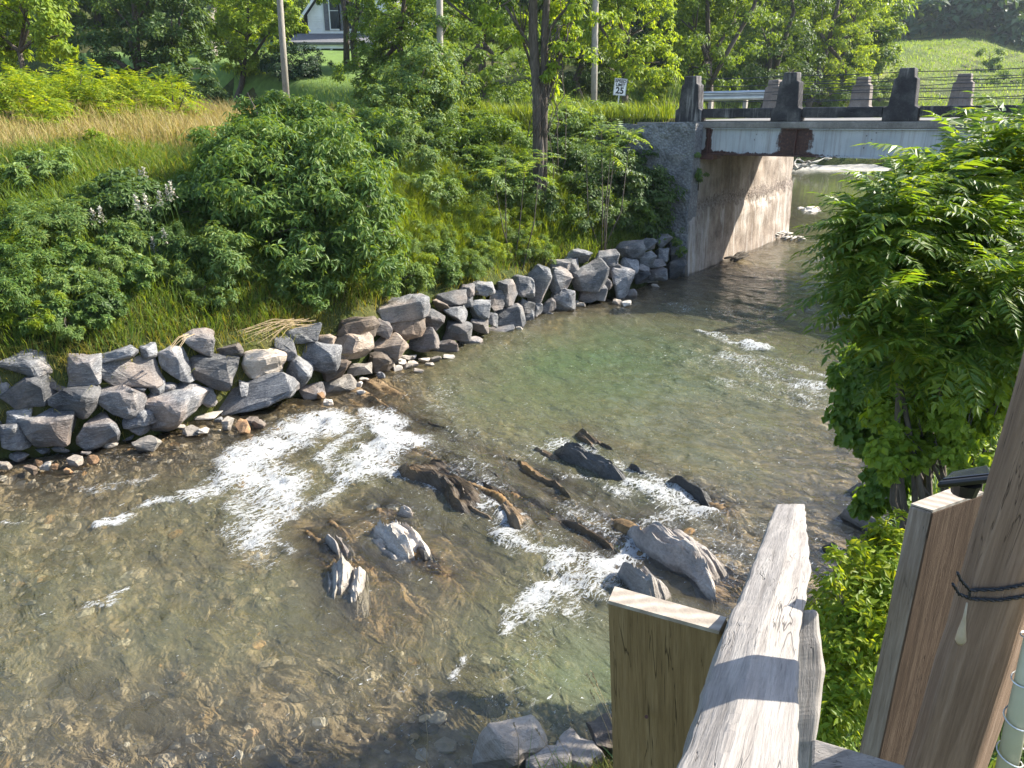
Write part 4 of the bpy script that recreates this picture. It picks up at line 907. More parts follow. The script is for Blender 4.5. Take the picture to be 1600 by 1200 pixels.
def land(px, py, y0=9.0, y1=70.0):
    r = ray(px, py); Y = np.arange(y0, y1, .12); k = Y / r.y; X = r.x * k; Zr = CH + r.z * k
    hit = np.nonzero(Zr < height(X, Y))[0]; return float(Y[hit[0]]) if len(hit) else y1
HY = land(455, 118) - .8
plant('yew_hedge', 'very dark clipped evergreen mound in front of the porch', 'hedge', gbase(455, 120, HY), [blob(455, 95, HY, 52, 28), blob(430, 108, HY - .6, 30, 22), blob(490, 100, HY, 22, 24)], 11000, .13, 'yew', .08, trunk='stem', leaves='foliage')
plant('leafy_tree', 'twin stemmed tree standing right in front of the white house', 'tree', gbase(556, 100, 49), [blob(560, -20, 49, 70, 40), blob(612, 30, 49, 45, 55), blob(520, -5, 50, 30, 22), blob(585, 60, 48, 34, 40)], 10000, .2, 'maple', .22, fork=.75,
      extra=lambda g: g.tube([gbase(541, 100, 49), A(541, 40, 49), A(535, -10, 49)], [.2, .17, .12], 8))
plant('leafy_tree', 'dense dark tree on the slope right of the white house', 'tree', gbase(640, 130, 38), [blob(640, 20, 38, 75, 70), blob(590, 95, 38, 55, 48), blob(560, 125, 40, 45, 30), blob(650, -110, 38, 110, 90)], 21000, .2, 'maple', .2, clump=.26)
plant('vine_draped_tree', 'feathery light green tree smothering the grey pole', 'tree', gbase(650, 235, 26), [blob(650, 130, 26, 55, 65), blob(630, 190, 26, 60, 45), blob(700, 165, 27, 45, 60), blob(680, 70, 28, 45, 50)], 22000, .13, 'weed', .07, trunk='stem', clump=.28)
plant('leafy_tree', 'broad dark tree behind the grey pole and twin trunk tree', 'tree', gbase(760, 160, 32), [blob(740, 30, 33, 85, 75), blob(770, 110, 32, 65, 70), blob(720, 150, 33, 50, 50), blob(760, -100, 34, 130, 90)], 24000, .17, 'maple', .2, clump=.25)
tw = A(838, 225, 20); twb = Vector((tw.x, tw.y, hz(tw.x, tw.y)))
def twin(g):
    for pts, r in (([(842, 235), (840, 150), (833, 60), (833, -40), (820, -160)], .14), ([(850, 235), (850, 120), (852, 30), (858, -50), (880, -170)], .11), ([(852, 60), (870, 30), (905, -10)], .04), ([(836, 90), (815, 50), (790, 10)], .04)):
        P = [A(x, y, 20) for x, y in pts]; 
        if pts[0][1] > 200: P[0].z = min(P[0].z, twb.z) - .2
        g.tube(P, [r * (1 - .09 * i) for i in range(len(P))], 10)
    R = np.random.default_rng(8)
    for _ in range(9):
        x0 = 845 + R.normal() * 8; P = [A(x0 + R.normal() * 5 + 3 * i, 215 - i * 22, 19.85) for i in range(9)]; g.tube(P, .012, 4)
plant('twin_trunk_tree', 'tall slender tree with two bare vine wrapped trunks in the middle', 'tree', twb, [blob(885, 60, 20, 42, 52), blob(900, 5, 20.3, 55, 40), blob(800, 10, 20, 45, 40), blob(850, -110, 20, 150, 80), blob(862, 120, 20, 18, 30)], 9500, .13, 'bright', .09, extra=twin, k=4, droop=.8, clump=.3)
plant('leafy_tree', 'sunlit drooping tree above the speed limit sign', 'tree', gbase(985, 130, 36), [blob(925, 25, 36, 55, 48), blob(985, 45, 36, 65, 60), blob(1005, 105, 36, 55, 40), blob(960, -110, 36, 120, 90)], 20000, .18, 'bright', .18, k=4, droop=.8, clump=.25)
plant('leafy_tree', 'dark dense tree behind the pale pole', 'tree', gbase(905, 140, 40), [blob(890, 90, 40, 70, 55), blob(960, 110, 41, 60, 45), blob(900, 20, 42, 70, 60)], 15000, .2, 'dark', .2)
plant('leafy_tree', 'leaning tree with a bare limb left of the bridge posts', 'tree', gbase(1110, 140, 44), [blob(1075, 35, 44, 75, 65), blob(1150, 30, 45, 70, 65), blob(1090, 115, 43, 60, 35), blob(1110, -110, 45, 140, 90)], 23000, .2, 'maple', .25, k=4, droop=.7, clump=.24,
      extra=lambda g: g.tube([A(1105, 140, 43), A(1140, 75, 43), A(1178, 10, 43), A(1190, -40, 43)], [.12, .11, .1, .08], 8))
plant('leafy_tree', 'deep green tree in shade behind the first far bridge post', 'tree', gbase(1200, 140, 52), [blob(1200, 50, 52, 75, 85), blob(1170, 120, 52, 50, 30), blob(1240, 110, 53, 50, 40), blob(1220, -100, 53, 130, 90)], 20000, .24, 'dark', .3, fork=.3)
plant('leafy_tree', 'tall sunlit tree at the right end of the woods facing the meadow', 'tree', gbase(1265, 130, 66), [blob(1285, 40, 66, 65, 75), blob(1335, 55, 66, 50, 60), blob(1325, 120, 66, 45, 35), blob(1355, 15, 66, 32, 30), blob(1300, -100, 66, 110, 90)], 23000, .23, 'bright', .3, clump=.22, k=4, droop=.7)
plant('shrub', 'pale round shrub at the meadow edge behind the bridge posts', 'shrub', gbase(1375, 150, 70), [blob(1372, 110, 70, 42, 38), blob(1330, 140, 69, 40, 28), blob(1405, 135, 71, 30, 26)], 9000, .26, 'pale', .12, trunk='stem', leaves='foliage')
plant('shrub', 'dark low shrub line behind the second far bridge post', 'shrub', gbase(1310, 160, 66), [blob(1300, 145, 66, 40, 22), blob(1260, 145, 66, 30, 20)], 6000, .24, 'maple', .12, trunk='stem', leaves='foliage')
plant('young_tree', 'small lone tree standing in the meadow', 'tree', gbase(1548, 118, 105), [blob(1548, 85, 105, 18, 18), blob(1546, 108, 105, 14, 12)], 2600, .32, 'pale', .12)
for (cx, cy_, Y, rx_, rz_, m, lab) in [(1575, 135, 92, 45, 22, 'maple', 'dark hedge clump right of the last far post'), (1520, 138, 94, 34, 18, 'pale', 'pale bush between the last far post and the hedge clump'), (1590, 110, 120, 30, 12, 'pale', 'grey green bush high in the meadow at the right edge'), (1440, 128, 110, 40, 8, 'pale', 'low weedy tussock line across the meadow middle'), (1500, 80, 150, 60, 10, 'far', 'dark bush row where the meadow meets the hill wood'), (1410, 78, 150, 40, 12, 'far', 'leftmost dark bush along the top of the meadow'), (1590, 72, 150, 40, 10, 'far', 'rightmost dark bush along the top of the meadow')]:
    plant('meadow_bush', lab, 'bush', gbase(cx, cy_ + rz_ * .8, Y), [blob(cx, cy_, Y, rx_, rz_), blob(cx + rx_ * .5, cy_ + rz_ * .3, Y, rx_ * .6, rz_ * .7)], 3800, .34, m, .1, trunk='stem', leaves='foliage')
# trees filling the slope behind, two models copied with their parts
protoR = np.random.default_rng(99)
models = []
for q, (mt, rr) in enumerate((('dark', 1.0), ('maple', 1.0), ('bright', .9))):
    Rm = np.random.default_rng(200 + q); bl = [((0, 0, 4.5), (2.9, 2.9, 3.0)), ((1.3, .4, 2.6), (1.9, 1.9, 1.6)), ((-1.4, -.3, 3.0), (1.9, 1.9, 1.9)), ((.2, 0, 8), (2.4, 2.4, 2.8)), ((-.2, 0, 1.4), (2.4, 2.2, 1.2))]
    V, F = crown(Rm, bl, 13000, .34, clump=.28); models.append((raw_mesh('crown', V, F, False, [M[mt]]), None, mt))
    g = limbs(Rm, (0, 0, 0), bl, .28); Vt = np.concatenate(g.V); models[-1] = (models[-1][0], raw_mesh('trunk', Vt, [np.array(f) for f in g.F.values()], True, [M['bark']]), mt)
LBK = ['dark tree in the wooded slope behind the first row of trees', 'mid green tree in the wooded slope behind the first row of trees', 'light green tree in the wooded slope behind the first row of trees']
bk = []
for i in range(46):
    px_ = -140 + i * 33.5 + protoR.uniform(-14, 14); Y = protoR.uniform(64, 92)
    if px_ > 1330: Y = protoR.uniform(75, 80); 
    if px_ > 1350: continue
    if 440 < px_ < 580: Y += 12
    bk.append((px_, Y, int(protoR.integers(0, 3))))
for i in range(26):
    px_ = -260 + i * 60 + protoR.uniform(-20, 20)
    if px_ < 1300: bk.append((px_, protoR.uniform(100, 125), int(protoR.integers(0, 2))))
for px_, Y, q in bk:
    p = A(px_, 150, Y); o = thing('woodland_tree', (p.x, p.y, hz(p.x, p.y) - .2), LBK[q], 'tree', 'trees on the wooded slope, ' + models[q][2])
    s = protoR.uniform(.85, 1.35) * (1.25 if Y > 98 else 1); o.scale = (s * protoR.uniform(.9, 1.15), s, s * protoR.uniform(.95, 1.25)); o.rotation_euler.z = protoR.uniform(0, 6.3)
    link('trunk', models[q][1], o); link('crown', models[q][0], o)
# the wood on the far hill reads as one mass
Rw = np.random.default_rng(77); Vs = []; Fs = []; nv = 0
XY = Rw.uniform((35, 120), (190, 260), (2600, 2)); XY = XY[(XY[:, 0] / XY[:, 1] < .95) & (XY[:, 0] / XY[:, 1] > .3)]; XY = XY[sdist(XY[:, 0], XY[:, 1], LEFT) > 93][:750]
for x, y in XY:
    s = Rw.uniform(2.6, 5.2); z = hz(x, y)
    V, F = crown(Rw, [((x, y, z + s * .9), (s, s, s * 1.1))], 260, 1.5, clump=.45, dens=6, wr=.7, k=4)
    Vs.append(V); Fs.append(F + nv); nv += len(V)
tag(link('hill_wood', raw_mesh('hill_wood', np.concatenate(Vs), np.concatenate(Fs), False, [M['far']])), 'dark bluish wood covering the far hillside', None, None, 'stuff')

# ------------------------------------------------------------------ shrubs of the left bank
def shrub(label, blobs, n, leaf, mat, base=None, kind='shrub', cat='shrub', rad=.03, **kw):
    b = blobs[0][0]; base = base or (b[0], b[1] + .1, hz(b[0], b[1] + .1))
    return plant(kind, label, cat, base, blobs, n, leaf, mat, rad, trunk='stem', leaves='foliage', **kw)
def frond_mesh(R, B, D, L, npair=10, lw=.26, droop=.55, curl=.5):
    """pinnate leaves: B bases, D start directions, L lengths; leaflets in pairs along an arching rib"""
    n = len(B); D = nrm(D); s = np.linspace(.16, 1, npair)
    S = nrm(np.cross(D, [0, 0, 1.0]) + 1e-4); Lk = L[:, None, None]
    pos = B[:, None] + D[:, None] * (s[None, :, None] * Lk) + np.array([0, 0, -1.0]) * (s[None, :, None] ** 2 * droop * Lk)
    tan = nrm(D[:, None] + np.array([0, 0, -1.0]) * (2 * s[None, :, None] * droop)); up = nrm(np.cross(S[:, None], tan))
    ll = L[:, None] * lw * (np.sin(np.pi * (.18 + .78 * s)) ** .6)[None] * R.uniform(.85, 1.15, (n, npair))
    Vs = []; Fs = []; off = 0
    for sg in (1, -1):
        Ax = nrm(S[:, None] * sg * .85 + tan * .5 + np.array([0, 0, -1]) * curl * R.uniform(.3, 1.2, (n, npair, 1)) + .1 * R.normal(size=(n, npair, 3)))
        V, F = kites(pos.reshape(-1, 3), Ax.reshape(-1, 3), (up + .2 * R.normal(size=up.shape)).reshape(-1, 3), ll.ravel(), ll.ravel() * .30, .1, .35); Vs.append(V); Fs.append(F + off); off += len(V)
    V, F = kites(pos[:, -1], tan[:, -1], up[:, -1], L * lw * .8, L * lw * .25); Vs.append(V); Fs.append(F + off)
    r0 = B; r1 = B + D * Lk[:, 0] * .5 + np.array([0, 0, -1]) * Lk[:, 0] * droop * .25; r2 = pos[:, -1]; w = (L * .006)[:, None] * S
    RV = np.stack([r0 - w, r0 + w, r1 - w, r1 + w, r2], 1).reshape(-1, 3); q = np.arange(n)[:, None] * 5
    RF = np.concatenate([q + [0, 1, 3], q + [0, 3, 2], q + [2, 3, 4]]).reshape(-1, 3)
    return np.concatenate(Vs), np.concatenate(Fs), RV, RF
def sumac(label, base, tufts, mat, fl, nfr=11, cones=(), group=None, npair=10, stem_r=.03, kind='sumac_shrub', up=.35):
    SEED[0] += 1; R = np.random.default_rng(SEED[0] * 31); base = Vector(base); o = thing(kind, base, label, 'shrub', group)
    T = np.array([list(t) for t in tufts]); nT = len(T)
    az = R.uniform(0, 6.28, (nT, 1)) + np.arange(nfr)[None] * 2.4; el = up + R.uniform(-.75, .7, (nT, nfr))
    out = nrm(T - np.array(base) - [0, 0, .3])
    D = np.stack([np.cos(az) * np.cos(el), np.sin(az) * np.cos(el), np.sin(el)], -1) + .3 * out[:, None] * [1, 1, .6]
    L = fl * R.uniform(.65, 1.2, (nT, nfr)); Bp = T[:, None] + .05 * fl * R.normal(size=(nT, nfr, 3)) - np.array([0, 0, 1]) * R.uniform(0, .5, (nT, nfr, 1)) * fl
    V, F, RV, RF = frond_mesh(R, Bp.reshape(-1, 3), D.reshape(-1, 3), L.ravel(), npair, droop=.34, curl=.3)
    part('foliage', V, F, M[mat], o); part('leaf_rib', RV, RF, M['yellowbush'], o)
    g = MB()
    for t in (T if stem_r < .025 or nT < 40 else T[::14]):
        t = Vector(t); m = base.lerp(t, .5) + Vector((R.normal() * .1, R.normal() * .1, -.12 * (t - base).length)); g.tube([base + Vector((R.normal() * .12, R.normal() * .12, -.25)), m, t - Vector((0, 0, .06)), t + Vector((0, 0, .03))], [stem_r, stem_r * .75, stem_r * .4, stem_r * .3], 6)
    g.build('stem', M['bark'], o, True)
    for c in cones:
        c = T[np.argmin(np.linalg.norm(T - np.array(c), axis=1))]; c = Vector(c) + Vector((-.03, -.10, .07)); cg = MB(); hgt = fl * .24; nn = 9
        cg.tube([c + Vector((.012 * math.sin(i), 0, hgt * i / nn)) for i in range(nn + 1)], [hgt * .17 * (math.sin(math.pi * min(.97, (i + .7) / (nn + 1.2))) ** .7) * (1 + .12 * math.sin(i * 2.6)) + .002 for i in range(nn + 1)], 9)
        cg.build('seed_cone', M['redcone'], o, False)
    return o
def poly_pts(R, n, fn, Yr, fz=0):
    return [A(*fn(R), R.uniform(*Yr)) for _ in range(n)]
Rs = np.random.default_rng(11)
# left sumac thicket: four clumps
for (cx, cy_, rx_, ry_, Y, nT, lab) in [(30, 150, 60, 42, 20.5, 46, 'leftmost bright sumac clump at the left edge above the dry grass'), (115, 140, 60, 42, 22, 48, 'tall bright sumac clump left of centre in the thicket'), (195, 150, 55, 34, 23, 42, 'bright sumac clump near the right end of the thicket'), (262, 155, 36, 30, 24, 30, 'small sumac clump at the right end of the thicket beside the dry grass')]:
    tf = []
    while len(tf) < nT:
        a, b = Rs.uniform(-1, 1, 2)
        if a * a + b * b > 1: continue
        tf.append(A(cx + a * rx_, cy_ + b * ry_, Y + Rs.uniform(-1, 1) * 1.0 - .02 * (b * ry_)))
    sumac(lab, gbase(cx, cy_ + 45, Y), tf, 'yellowbush', .62, 10, npair=7, group='sumac thicket beyond the dry grass')
# the large box elder bush
BB = land(460, 420) - 14.0
shrub('large dense green bush with drooping leaves in the middle of the left bank', [blob(440, 290, 14.6 + BB, 120, 85), blob(400, 245, 15.4 + BB, 95, 60), blob(520, 260, 15 + BB, 85, 75), blob(560, 330, 14.2 + BB, 65, 75), blob(350, 330, 14.2 + BB, 75, 60), blob(470, 380, 13.6 + BB, 90, 55), blob(420, 195, 17 + BB, 55, 45), blob(500, 205, 17 + BB, 60, 40), blob(590, 390, 13.8 + BB, 45, 50), blob(330, 250, 15.2 + BB, 45, 45)], 46000, .15, 'bush', base=gbase(460, 430, 14.6 + BB), rad=.09, clump=.26, wr=.30, k=6, droop=.75, dens=11)
shrub('bush rising behind the large green bush below the house', [blob(575, 205, 20, 60, 40), blob(500, 190, 21, 50, 35), blob(440, 170, 22, 35, 30)], 12000, .13, 'bush', k=6, wr=.34, droop=.6, rad=.05)
def lblobs(L):
    """lobes given by pixel; the first one says where the plant stands on the slope"""
    x, y, Y0, rx_, rz_ = L[0]; Y = land(x, y + .7 * rz_) - .2
    return [blob(q[0], q[1], Y + q[2] - Y0, q[3], q[4]) for q in L]
for (bl, n, lf, m, lab, kw) in [
 ([(780, 225, 21, 60, 40), (720, 240, 20.5, 55, 40)], 11000, .12, 'maple', 'dark bush at the foot of the grey pole', {}),
 ([(930, 290, 19.2, 60, 55), (990, 310, 19.8, 55, 55), (870, 270, 19.5, 50, 45)], 20000, .105, 'dark', 'dark leafy bush against the pebbly wing wall', dict(wr=.6, droop=.5)),
 ([(1035, 335, 20.8, 32, 45), (1045, 290, 21.5, 20, 30)], 6500, .09, 'dark', 'dark trailing bush at the corner of the wing wall', dict(wr=.6)),
 ([(800, 280, 18.4, 55, 40), (745, 290, 18.2, 40, 35)], 9000, .11, 'maple', 'dark bush below the twin trunk tree', dict(wr=.5)),
 ([(835, 285, 17.2, 22, 34)], 2600, .09, 'pale', 'pale slender weed bush below the twin trunk tree', dict(wr=.35)),
 ([(668, 260, 16.5, 14, 30), (662, 285, 16.4, 18, 16)], 1500, .08, 'yellowbush', 'small bright yellow green spire shaped shrub beside the large bush', dict(wr=.3, up=1.2, droop=.1)),
 ([(885, 190, 22.5, 45, 25), (945, 185, 24, 40, 22)], 8000, .12, 'pale', 'pale sunlit bush right of the twin trunk tree', {}),
 ([(1015, 140, 27.5, 30, 28), (1030, 165, 26.5, 30, 18)], 5500, .13, 'yellowbush', 'bright yellow bush between the sign and the end bridge post', dict(droop=.7)),
 ([(1150, 145, 32, 40, 12)], 3000, .12, 'yellowbush', 'low sunlit plants in front of the guardrail', {}),
 ([(620, 205, 22, 40, 30), (600, 170, 24, 40, 30)], 8000, .12, 'weed', 'feathery bush left of the grey pole', {}),
 ([(690, 215, 22, 30, 34)], 3800, .12, 'dark', 'dark vine bush wrapped round the grey pole foot', {}),
 ([(120, 335, 13.8, 60, 30), (60, 345, 13.4, 60, 28)], 7000, .085, 'weed', 'blue green weed clump left of the flower plumes', dict(wr=.22)),
 ([(200, 315, 14.6, 60, 35), (170, 290, 15.2, 50, 24)], 8500, .10, 'dark', 'dark weed bush with pale flower plumes', dict(wr=.45)),
 ([(345, 400, 12.6, 45, 48)], 5200, .10, 'weed', 'upright lance leaved weed clump left of the large bush foot', dict(wr=.28, up=.9)),
 ([(60, 260, 16.4, 50, 26), (20, 280, 15.8, 40, 24)], 6500, .10, 'pale', 'sunlit yellow green weed clump at the left edge below the sumac', dict(wr=.35)),
 ([(140, 225, 18, 45, 18)], 3500, .10, 'yellowbush', 'bright weed clump in the dry grass below the sumac', dict(wr=.35)),
 ([(40, 420, 12, 50, 38), (10, 460, 11.6, 50, 36)], 7000, .08, 'bush', 'light green feathery weed clump low at the left edge', dict(wr=.22)),
 ([(485, 450, 12.6, 50, 28)], 4500, .085, 'bush', 'small leafy weed clump below the right half of the large bush', dict(wr=.4)),
 ([(640, 430, 14.2, 36, 24), (600, 440, 13.6, 30, 20)], 4200, .08, 'pale', 'sunlit weed clump above the middle boulders', dict(wr=.4)),
 ([(760, 330, 16.4, 40, 30)], 3600, .08, 'pale', 'yellowish weed clump in the bright grass of the bank', dict(wr=.3)),
]:
    shrub(lab, lblobs(bl), n, lf, m, **kw)
for (x, y, rx_, rz_, m, wr_, lab) in [(700, 255, 50, 34, 'dark', .5, 'dark rounded bush left of the twin trunks on the slope'), (765, 262, 45, 34, 'maple', .45, 'mid green bush just left of the twin trunk foot'), (815, 300, 48, 34, 'pale', .4, 'grey green bush below the twin trunk foot'), (880, 265, 48, 36, 'dark', .6, 'dark bush just right of the twin trunk foot'), (935, 255, 46, 34, 'maple', .55, 'mid green bush between the twin trunks and the wing wall'), (985, 275, 44, 40, 'dark', .7, 'broad leaved dark bush touching the wing wall'), (1025, 320, 34, 40, 'dark', .7, 'dark broad leaved bush at the foot of the wing wall'), (905, 320, 55, 32, 'dark', .6, 'low dark bush spreading halfway down the slope below the wing wall'), (970, 335, 50, 26, 'maple', .6, 'lowest dark bush above the boulders by the bridge'), (730, 215, 45, 34, 'maple', .4, 'bush in shade behind the twin trunks'), (650, 255, 40, 34, 'weed', .35, 'feathery bush beside the yellow green spire shrub'), (850, 225, 40, 26, 'pale', .4, 'sunlit bush right behind the twin trunk foot'), (590, 245, 40, 40, 'bush', .35, 'bush shoulder to shoulder with the right top of the large bush')]:
    shrub(lab, lblobs([(x, y, 0, rx_, rz_), (x + 18, y + 6, .3, rx_ * .7, rz_ * .8), (x - 20, y + 4, .2, rx_ * .7, rz_ * .8)]), 7000, .10, m, rad=.03, wr=wr_)
Rb = np.random.default_rng(404); BK_ = [('dark', .55, 'dark leaved'), ('maple', .45, 'mid green'), ('bush', .35, 'fresh green'), ('pale', .4, 'greyish green')]
for i in range(20):
    x = 640 + (i % 7) * 60 + Rb.uniform(-20, 20); y = (222, 258, 296)[i // 7] + Rb.uniform(-10, 10) + .02 * (x - 640); m, wr_, nm = BK_[int(Rb.integers(0, 4))]; rx_, rz_ = Rb.uniform(34, 50), Rb.uniform(26, 36)
    shrub(nm + ' bush ' + ('at the top' if i < 7 else 'in the middle' if i < 14 else 'at the lower edge') + ' of the thicket ' + ('left of' if x < 800 else 'below' if x < 890 else 'right of') + ' the twin trunks', lblobs([(x, y, 0, rx_, rz_), (x + 18, y + 6, .3, rx_ * .7, rz_ * .8), (x - 20, y - 6, .2, rx_ * .6, rz_ * .9)]), 6000, .095, m, rad=.03, wr=wr_, group='bushes of the slope thicket')
for i in range(9):
    x = 850 + i * 24 + Rb.uniform(-8, 8); y = 322 + (i % 3) * 14; m, wr_ = [('dark', .65), ('maple', .6), ('dark', .5)][i % 3]
    shrub(('broad leaved dark bush', 'mid green bush', 'small leaved dark bush')[i % 3] + ' in the dense row below the wing wall, ' + ('its left third' if i < 3 else 'its middle third' if i < 6 else 'its right third'), lblobs([(x, y, 0, 32, 26), (x + 12, y - 12, .3, 24, 22), (x - 14, y + 6, .1, 22, 20)]), 4800, .085, m, rad=.02, wr=wr_, group='bush row below the wing wall')
for i in range(14):
    x = 640 + i * 16 + Rb.uniform(-10, 10); y = 330 + (i * 37) % 70; m = ('yellowbush', 'pale', 'brightbushy')[i % 3]; m = 'bush' if m == 'brightbushy' else m
    shrub(('yellow green feathery weed', 'pale spiky weed', 'fresh green weed')[i % 3] + ' among the tall bright grass ' + ('beside the large bush' if i < 5 else 'midway along the slope' if i < 10 else 'near the bush row'), lblobs([(x, y, 0, 14, 24), (x + 8, y + 6, .1, 12, 16)]), 1500, .065, m, kind='weed_clump', cat='weeds', rad=.01, wr=.3, up=.8, group='weeds in the bright grass')
Rq = np.random.default_rng(303)
kinds = [('weed', .10, .3, 'lance leaved weed'), ('weed', .12, .75, 'broad leaved weed'), ('pale', .08, .28, 'feathery pale weed'), ('bush', .09, .45, 'fresh green weed'), ('dark', .11, .55, 'dark leaved weed'), ('yellowbush', .09, .3, 'bright yellow green weed')]
spots = []
while len(spots) < 120:
    x, y = Rq.uniform(-15, 900), Rq.uniform(280, 520)
    if y > 525 - .14 * x or y < 300 - .02 * x or (330 < x < 600 and y < 440): continue
    spots.append((int(x), int(y)))
where = lambda x, y: ('low' if y > 460 else 'high' if y < 350 else 'halfway up') + ' on the ' + ('far left of the bank' if x < 130 else 'bank left of the large bush' if x < 320 else 'bank under the large bush' if x < 620 else 'bright grassy bank')
for i, (x, y) in enumerate(spots):
    m, lf, wr_, nm = kinds[int(Rq.integers(0, 5))] if x < 600 and x > 75 else kinds[(2, 3, 5)[int(Rq.integers(0, 3))]]
    rx_, rz_ = Rq.uniform(14, 30), Rq.uniform(14, 27)
    shrub(nm + ' clump ' + where(x, y), lblobs([(x, y, 0, rx_, rz_), (x + Rq.uniform(-25, 25), y + Rq.uniform(-4, 10), Rq.uniform(-.2, .3), rx_ * .7, rz_ * .8)]), 2600, lf * .68, m, kind='weed_clump', cat='weeds', rad=.012, wr=wr_, up=.7, group='weed clumps on the left bank')
# weeds rooted on the broken corner of the bridge
for q, (cx, cy_, Y, rx_, rz_, lab) in enumerate([(1082, 243, 22.75, 14, 12, 'tuft of weeds rooted on the corner ledge under the girder end'), (1092, 272, 22.75, 18, 9, 'second tuft of weeds hanging below the corner ledge tuft'), (1062, 385, 22.2, 14, 18, 'weeds growing where the boulder wall meets the abutment')]):
    shrub(lab, [blob(cx, cy_, Y, rx_, rz_)], 1100, .07, 'weed', base=A(cx, cy_ + rz_, Y + .1), rad=.012)
# sumac saplings on the bank by the wing wall
for (pts, base, lab) in [([(940, 205, 20), (965, 200, 20.2), (985, 205, 20.4), (915, 215, 20), (955, 225, 19.8)], (950, 270, 20), 'young sumac with arching pale leaves in front of the wing wall'), ([(790, 245, 18.2), (820, 260, 18), (770, 265, 18), (845, 240, 18.4)], (805, 300, 18.2), 'young sumac below the twin trunk tree'), ([(870, 160, 21.5), (855, 180, 21), (885, 150, 22)], (868, 215, 21.4), 'sunlit young sumac right beside the twin trunks')]:
    sumac(lab, gbase(*base), [A(*p) for p in pts], 'pale', .62, 10, npair=8, stem_r=.018)
# flower plumes
pg = 'pale flower plumes on the left bank'
for (x, y) in [(262, 305), (268, 298), (220, 278), (226, 274), (146, 341), (158, 338), (214, 320), (257, 372), (240, 385), (64, 248), (55, 262), (228, 318), (250, 312)]:
    Yp = 13.2 if y > 290 else 15.2; p = A(x, y, Yp - .5); R = np.random.default_rng(x); q = np.linspace(0, 1, 60)
    P = np.array(p)[None] + np.stack([R.normal(size=60) * .035 * (1 - q), R.normal(size=60) * .035 * (1 - q), q * .24 - .1], -1)
    V, F = kites(P, rdir(R, 60) + [0, 0, .5], rdir(R, 60), .045, .022)
    o = thing('flower_plume', (p.x, p.y, p.z - .5), 'pale feathery flower plume rising from the dark weeds of the left bank', 'flower', pg); part('bloom', V, F, M['plume'], o)
    MB().tube([p + Vector((.05, .1, -.7)), p + Vector((.02, .03, -.3)), p], .006, 4).build('stem', M['weed'], o)

# ------------------------------------------------------------------ grass
def blades(R, x, y, h, w, lean=.5, z=None):
    n = len(x); z = height(x, y) if z is None else z; az = R.uniform(0, 6.283, n); h = h * R.uniform(.55, 1.25, n)
    d = np.stack([np.cos(az), np.sin(az), 0 * az], -1); s = np.stack([-np.sin(az + R.normal(0, .8, n)), np.cos(az), 0 * az], -1)
    l = (lean * R.uniform(.2, 1.3, n))[:, None] * h[:, None]; B = np.stack([x, y, z - .03], -1); u = np.array([0, 0, 1.0])
    m = B + u * h[:, None] * .55 + d * l * .3; t = B + u * (h * (1 - .25 * lean))[:, None] + d * l; sw = s * np.broadcast_to(w, (n,))[:, None] / 2
    V = np.stack([B - sw, B + sw, m + sw * .8, m - sw * .8, t], 1).reshape(-1, 3); b = np.arange(n)[:, None] * 5
    return V, [(b + [0, 1, 2, 3]).reshape(-1, 4), (b + [3, 2, 4]).reshape(-1, 3)]
def scatter(R, n, x0, x1, y0, y1, ok, patch=None):
    x = R.uniform(x0, x1, n * 3); y = R.uniform(y0, y1, n * 3); k = ok(x, y)
    if patch is not None: k &= R.random(len(x)) < np.clip(patch(x, y), 0, 1)
    return x[k][:n], y[k][:n]
def pxy(x, y, z):   # rough column of the photograph over which a place lies, used only to say where a kind of grass grows along the bank
    Z = y * cP + (CH - z) * sP; return 800 + 1200 * x / Z
Rg = np.random.default_rng(41)
def D(x, y): return sdist(x, y, LEFT)
def lay(name, lab, n, box, ok, h, w, mat, lean, patch=None):
    x, y = scatter(Rg, n, *box, ok, patch); hh = h * (.6 + .8 * n2(x, y, .9, 15, 2)); V, F = blades(Rg, x, y, hh, w, lean)
    return tag(link(name, raw_mesh(name, V, F, False, [M[mat]])), lab, None, None, 'stuff')
along = lambda x, y: (x - wall_pts[0].x) * e0.x + (y - wall_pts[0].y) * e0.y
lay('bank_grass', 'long green grass covering the slope above the boulder wall', 75000, (-13, 8, 8, 28), lambda x, y: (D(x, y) > .75) & (D(x, y) < 6.5) & (br(x, y) < -.95), .46, .016, 'grass', .8)
lay('bright_grass', 'tall bright green grass between the large bush and the wing wall', 42000, (-4, 6, 12, 24), lambda x, y: (D(x, y) > 1.2) & (D(x, y) < 4.2) & (along(x, y) > 5.6) & (br(x, y) < -1.0), .7, .018, 'brightgrass', .6)
lay('sunny_grass', 'yellow green grass fringe along the top of the boulder wall', 26000, (-9, 6, 9, 24), lambda x, y: (D(x, y) > .5) & (D(x, y) < 1.7) & (along(x, y) > 4.0) & (along(x, y) < 12.5), .34, .014, 'ygrass', .9, lambda x, y: 2.2 * n2(x, y, 1.1, 19, 3) - .55)
lay('wall_top_grass', 'dull dry grass hanging over the left boulders', 30000, (-13, 0, 6, 16), lambda x, y: (D(x, y) > .4) & (D(x, y) < 1.35) & (along(x, y) < 5.2), .30, .011, 'ygrass', 1.0, lambda x, y: 1.9 * n2(x, y, 1.3, 23, 3) - .25)
lay('dry_grass', 'tall tan seeding grass on the flat beyond the left bank', 80000, (-34, -2, 14, 40), lambda x, y: (D(x, y) > 3.8) & (br(x, y) < -2.4) & (bt(x, y) > 7), .62, .018, 'tan', .5, lambda x, y: (.3 + 1.1 * n2(x, y, .5, 27, 3)) * sst(3.8, 6, D(x, y)))
